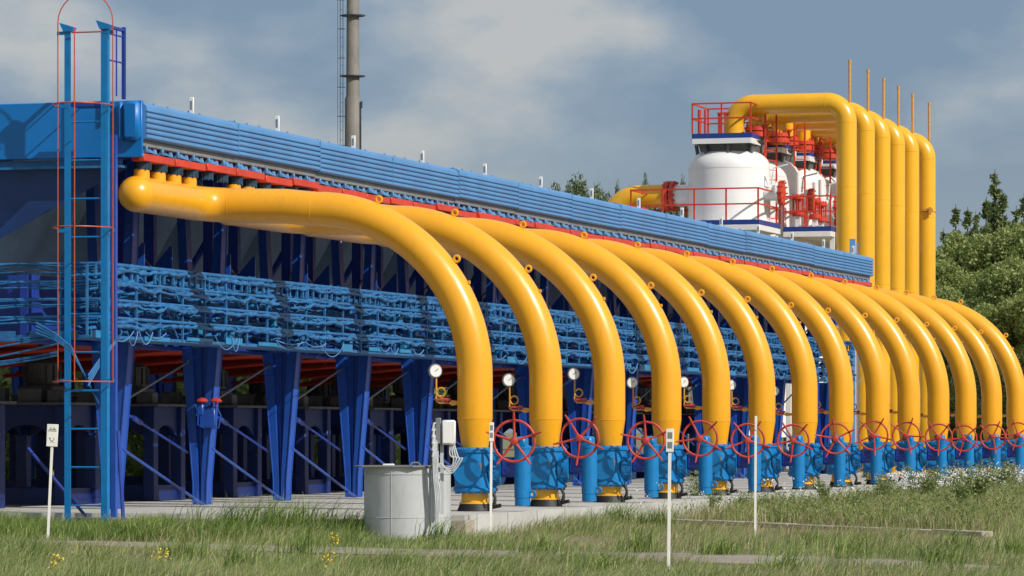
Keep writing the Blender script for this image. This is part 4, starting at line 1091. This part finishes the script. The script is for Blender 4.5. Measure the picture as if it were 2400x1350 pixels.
def grass_mesh(name, pts, hgt, wid, m, lean=(.45, .1), z0=GZ, field=False):
    n = len(pts); h = hgt * rng.uniform(.45, 1.25, n)
    if field: h = h * np.array([height_field(a, b) for a, b in pts])
    w = wid * rng.uniform(.7, 1.3, n)
    an = rng.uniform(0, PI, n); d = np.stack([np.cos(an), np.sin(an), np.zeros(n)], 1) * w[:, None]
    ln = np.stack([rng.normal(lean[0], .38, n), rng.normal(lean[1], .38, n), np.zeros(n)], 1) * h[:, None]
    base = np.stack([pts[:, 0], pts[:, 1], np.full(n, z0 - .02)], 1)
    mid = base + ln * .28; mid[:, 2] += h * .58
    tip = base + ln; tip[:, 2] += h * (1 - .18 * np.linalg.norm(ln, axis=1) / h)
    v = np.stack([base - d, base + d, mid + d * .8, mid - d * .8, tip], 1).reshape(-1, 3)
    i0 = np.arange(n) * 5
    f = np.concatenate([np.stack([i0, i0 + 1, i0 + 2], 1), np.stack([i0, i0 + 2, i0 + 3], 1), np.stack([i0 + 3, i0 + 2, i0 + 4], 1)])
    return raw_mesh(name, v, f, 3, m)

def scatter(n, y0, y1, keep):
    out = []
    while len(out) < n:
        Y = random.uniform(y0, y1); hw_ = Y * .145 + 2.5; X = random.uniform(-hw_, hw_)
        v, u = toUV(X, Y)
        if u > -3.4 and v < 1.0 and not (u < -2.9 and (v < -5.3)): continue
        if math.hypot(X - TX, Y - TY) < .6: continue
        k = keep(X, Y, v, u)
        if random.random() < k: out.append((X, Y))
    return np.array(out)
def keep_green(X, Y, v, u):
    k = .55 + .9 * mn.noise(Vector((X * .35, Y * .18, 3.0)))
    if in_poly(X, Y, PATH): k *= .03 if X > .8 else .22
    if X > 1.5 and Y > 48: k *= .45
    return k
def keep_dry(X, Y, v, u):
    k = .25 + .9 * mn.noise(Vector((X * .3, Y * .2, 9.0)))
    if X > 0 : k += .3
    if in_poly(X, Y, PATH): k *= .03 if X > .8 else .25
    return k
o = bpy.data.objects.new('grass', grass_mesh('grass', scatter(100000, 35, 64, keep_green), .215, .0042, M['grass'], field=True)); C.objects.link(o); tag(o, 'windblown green meadow grass in the foreground', 'grass', kind='stuff')
o = bpy.data.objects.new('dry_grass', grass_mesh('dry_grass', scatter(42000, 35, 72, keep_dry), .225, .0035, M['dry'], field=True)); C.objects.link(o); tag(o, 'straw-coloured dry stalks among the meadow grass', 'grass', kind='stuff')
# taller growth close to the slab edge and at the left
pts = []
while len(pts) < 24000:
    X = random.uniform(-9.5, -1.9); 
    v, u = toUV(X, 55); Y = random.uniform(52.0, 55.6)
    v, u = toUV(X, Y)
    if u > -3.45: continue
    if X > -4.9 and random.random() > (.18 if Y > 54.2 else .5): continue
    if mn.noise(Vector((X * .8, Y * .6, 1))) + random.uniform(-.1, .45) + (.25 if X < -4.6 else 0) < .12: continue
    pts.append((X, Y))
o = bpy.data.objects.new('tall_grass', grass_mesh('tall_grass', np.array(pts), .31, .0048, M['bladeg'], (.25, 0), field=True)); C.objects.link(o); tag(o, 'taller green grass along the near edge of the concrete', 'grass', kind='stuff')
# single big tufts
tufts = [(640, 1262, .60, 1100, 'big bright green tuft of long grass left of the round tank'), (1440, 1236, .42, 260, 'windswept grass tuft at the slab edge right of the second valve'), (1290, 1230, .40, 160, 'upright grass tuft at the slab edge below the second arched pipe'),
         (1195, 1232, .30, 200, 'small tuft beside the slim marker post'), (1525, 1240, .34, 260, 'leaning grass tuft left of the tallest marker post'), (330, 1262, .36, 600, 'bushy yellow green clump at the foot of the ladder'), (450, 1264, .32, 500, 'yellowish clump of grass right of the ladder foot'), (2150, 1215, .3, 200, 'grass tuft leaning over the kerb')]
spots_ = [(60, 1300), (230, 1335), (420, 1305), (560, 1325), (700, 1300), (930, 1325), (1030, 1265), (1090, 1330), (1260, 1290), (1390, 1340), (1490, 1285), (1680, 1290), (1830, 1340), (1900, 1275), (1990, 1300), (2090, 1270), (2200, 1325), (2240, 1285), (2360, 1290)]
for j, (x, y) in enumerate(spots_):
    tufts.append((x, y + 12, random.uniform(.26, .42), 120, 'loose grass tussock in the meadow, ' + ('one of those left of the round tank' if x < 850 else 'below the round tank and first valves' if x < 1300 else 'one of those right of the tallest marker post' if x > 1600 else 'one of those beside the tallest marker post')))
for (x, y, h, n_, lab) in tufts:
    cx, cy = gp(x, y); sp_ = .55 if n_ > 400 else .14
    q = np.stack([rng.normal(cx, sp_, n_), rng.normal(cy, sp_ * .5, n_)], 1)
    o = bpy.data.objects.new('grass_tuft', grass_mesh('grass_tuft', q, h, .006, M['bladeg'], (.35, 0))); C.objects.link(o); tag(o, lab, 'grass tuft', 'tufts of long grass')
# weed belt on the right, between slab and kerb
pts = []; fl = []; lv = []
kd = Vector((dx, dy, 0)).normalized()
while len(pts) < 52000:
    Y = random.uniform(56, 112); X = random.uniform(1.5, Y * .145 + 2.5); v, u = toUV(X, Y)
    if v < .85 + .2 * mn.noise(Vector((u * .5, 0, 0))) or v > 9: continue
    # in front of the kerb stays meadow
    s_ = (X - k0[0]) * kd.y - (Y - k0[1]) * kd.x
    if s_ > -.15 and Y < 66: continue
    nz_ = mn.noise(Vector((X * .5, Y * .25, 5.0)))
    if random.random() > .6 + nz_: continue
    pts.append((X, Y))
P = np.array(pts)
ev = P[::2]; o = bpy.data.objects.new('green_weeds', grass_mesh('green_weeds', ev, .36, .006, M['bladeg'], (.15, 0))); C.objects.link(o); tag(o, 'green stalks growing through the weed belt beside the slab', 'weeds', kind='stuff')
o = bpy.data.objects.new('weeds', grass_mesh('weeds', P[1::2], .33, .006, M['dry'], (.15, 0))); C.objects.link(o); tag(o, 'dense belt of weeds and dry stalks beside the slab', 'weeds', kind='stuff')
sel = P[rng.choice(len(P), 30000)]
cl_ = np.array([mn.noise(Vector((a * .9, b * .45, 2.0))) for a, b in sel]); sel = sel[cl_ > -.12]
lz = np.stack([sel[:, 0], sel[:, 1], GZ + rng.uniform(.02, .42, len(sel))], 1)
o = bpy.data.objects.new('weed_leaves', leaf_mesh('weed_leaves', lz, .024, M['leafw'])); C.objects.link(o); tag(o, 'small green leaves of the weeds beside the slab', 'weeds', kind='stuff')
# flower heads, dense towards the slab
fp = []
while len(fp) < 6500:
    u = random.uniform(1, 48); v = .95 + abs(random.gauss(0, .7)); 
    if mn.noise(Vector((u * .35, v * .8, 7))) < -.02 and random.random() < .85: continue
    if u < 24 and random.random() < .975: continue
    c = W3(v, u, GZ + random.uniform(.26, .62))
    for _ in range(8): fp.append((c.x + random.gauss(0, .04), c.y + random.gauss(0, .04), c.z + random.gauss(0, .02)))
o = bpy.data.objects.new('white_flowers', leaf_mesh('white_flowers', np.array(fp), .02, M['wflower'])); C.objects.link(o); tag(o, 'small white flower heads scattered over the weed belt', 'flowers', kind='stuff')
# leafy weed plants
def make_weed():
    root = empty('weed_plant', (0, 0, GZ), '', 'plant', bank=False)
    g_ = random.Random(3); st = MB(); P = []
    for k in range(16):
        a = g_.uniform(0, 2 * PI); ln_ = g_.uniform(.05, .42); hh2 = g_.uniform(.35, .85)
        tip = (ln_ * math.cos(a), ln_ * math.sin(a), hh2); st.tube([(0, 0, 0), (tip[0] * .4, tip[1] * .4, hh2 * .6), tip], [.008, .006, .003], 4)
        for q in range(75):
            t_ = g_.uniform(.12, 1); P.append((tip[0] * t_ ** 1.3 + g_.gauss(0, .045), tip[1] * t_ ** 1.3 + g_.gauss(0, .045), hh2 * t_ + g_.gauss(0, .03)))
    st.build('stems', M['leafw'], root)
    o = bpy.data.objects.new('leaves', leaf_mesh('leaves', np.array(P), .032, M['leafw'])); C.objects.link(o); o.parent = root
    F_ = []
    for k in range(26):
        c = g_.choice(P); F_ += [(c[0] + g_.gauss(0, .02), c[1] + g_.gauss(0, .02), c[2] + .05 + g_.gauss(0, .02)) for _ in range(6)]
    o = bpy.data.objects.new('flower_heads', leaf_mesh('flower_heads', np.array(F_), .014, M['wflower'])); C.objects.link(o); o.parent = root
    return root
ORD2 = ORD[:13] + ['fourteenth', 'fifteenth', 'sixteenth', 'seventeenth', 'eighteenth', 'nineteenth', 'twentieth', 'twenty-first', 'twenty-second', 'twenty-third', 'twenty-fourth', 'twenty-fifth', 'twenty-sixth']
ORD2[0] = 'first'
wp = make_weed(); fst = True
wl = [(1640, 1200, .8, 'leafy weed bush in front of the fifth valve'), (1672, 1208, .6, 'low weed bush right of the one before the fifth valve'), (1740, 1210, .55, 'weed bush left of the bare white marker post'), (1795, 1207, .5, 'weed plant just right of the bare white marker post'),
      (1655, 1190, 1.0, 'tall thin weed reaching over the fifth valve'), (2050, 1165, 1.0, 'flowering weed at the foot of the ninth pipe'), (2075, 1185, .8, 'flowering weed right of the ninth pipe'), (2140, 1170, .9, 'flowering weed bush below the tenth pipe'),
      (2290, 1195, 1.15, 'large green bush right of the small far marker post'), (2255, 1208, .9, 'green bush in front of the small far marker post'), (2010, 1212, .6, 'pale low plant behind the kerb'), (1930, 1190, .7, 'low plant in the middle of the weed belt'), (2350, 1160, 1.0, 'flowering weed near the right edge')]
for j in range(18):
    q = W3(1.25 + random.uniform(0, 1.3), 21 + 1.7 * j + random.uniform(-.8, .8), GZ); Z_ = q.y
    wl.append((1200 + q.x * F / Z_, 1010 + (HC - GZ) * F / Z_, random.uniform(.45, .95), f'weed bush close to the slab edge, {ORD2[j]} from the left of the slab-side weeds'))
for (x, y, sc, lab) in wl:
    o = wp if fst else copy_tree(wp); fst = False
    X, Y = gp(x, y); o.location = (X, Y, GZ); o.scale = (sc, sc, sc); o.rotation_euler = (0, 0, random.uniform(0, 6)); o['label'] = lab; o['group'] = 'leafy weeds beside the slab'
# yellow flowers in the meadow
for (x, y, lab) in ((132, 1335, 'yellow flower patch at the bottom left corner'), (768, 1330, 'yellow flowers at the bottom below the round tank'), (378, 1318, 'tiny yellow flower right of the bottom left patch'), (785, 1275, 'tiny yellow flower left of the round tank foot')):
    X, Y = gp(x, y + 25); q = np.stack([rng.normal(X, .045, 40), rng.normal(Y, .05, 40), GZ + rng.uniform(.12, .26, 40)], 1)
    o = bpy.data.objects.new('yellow_flowers', leaf_mesh('yellow_flowers', q, .016, M['yflower'])); C.objects.link(o); tag(o, lab, 'flowers', 'yellow flowers in the meadow')
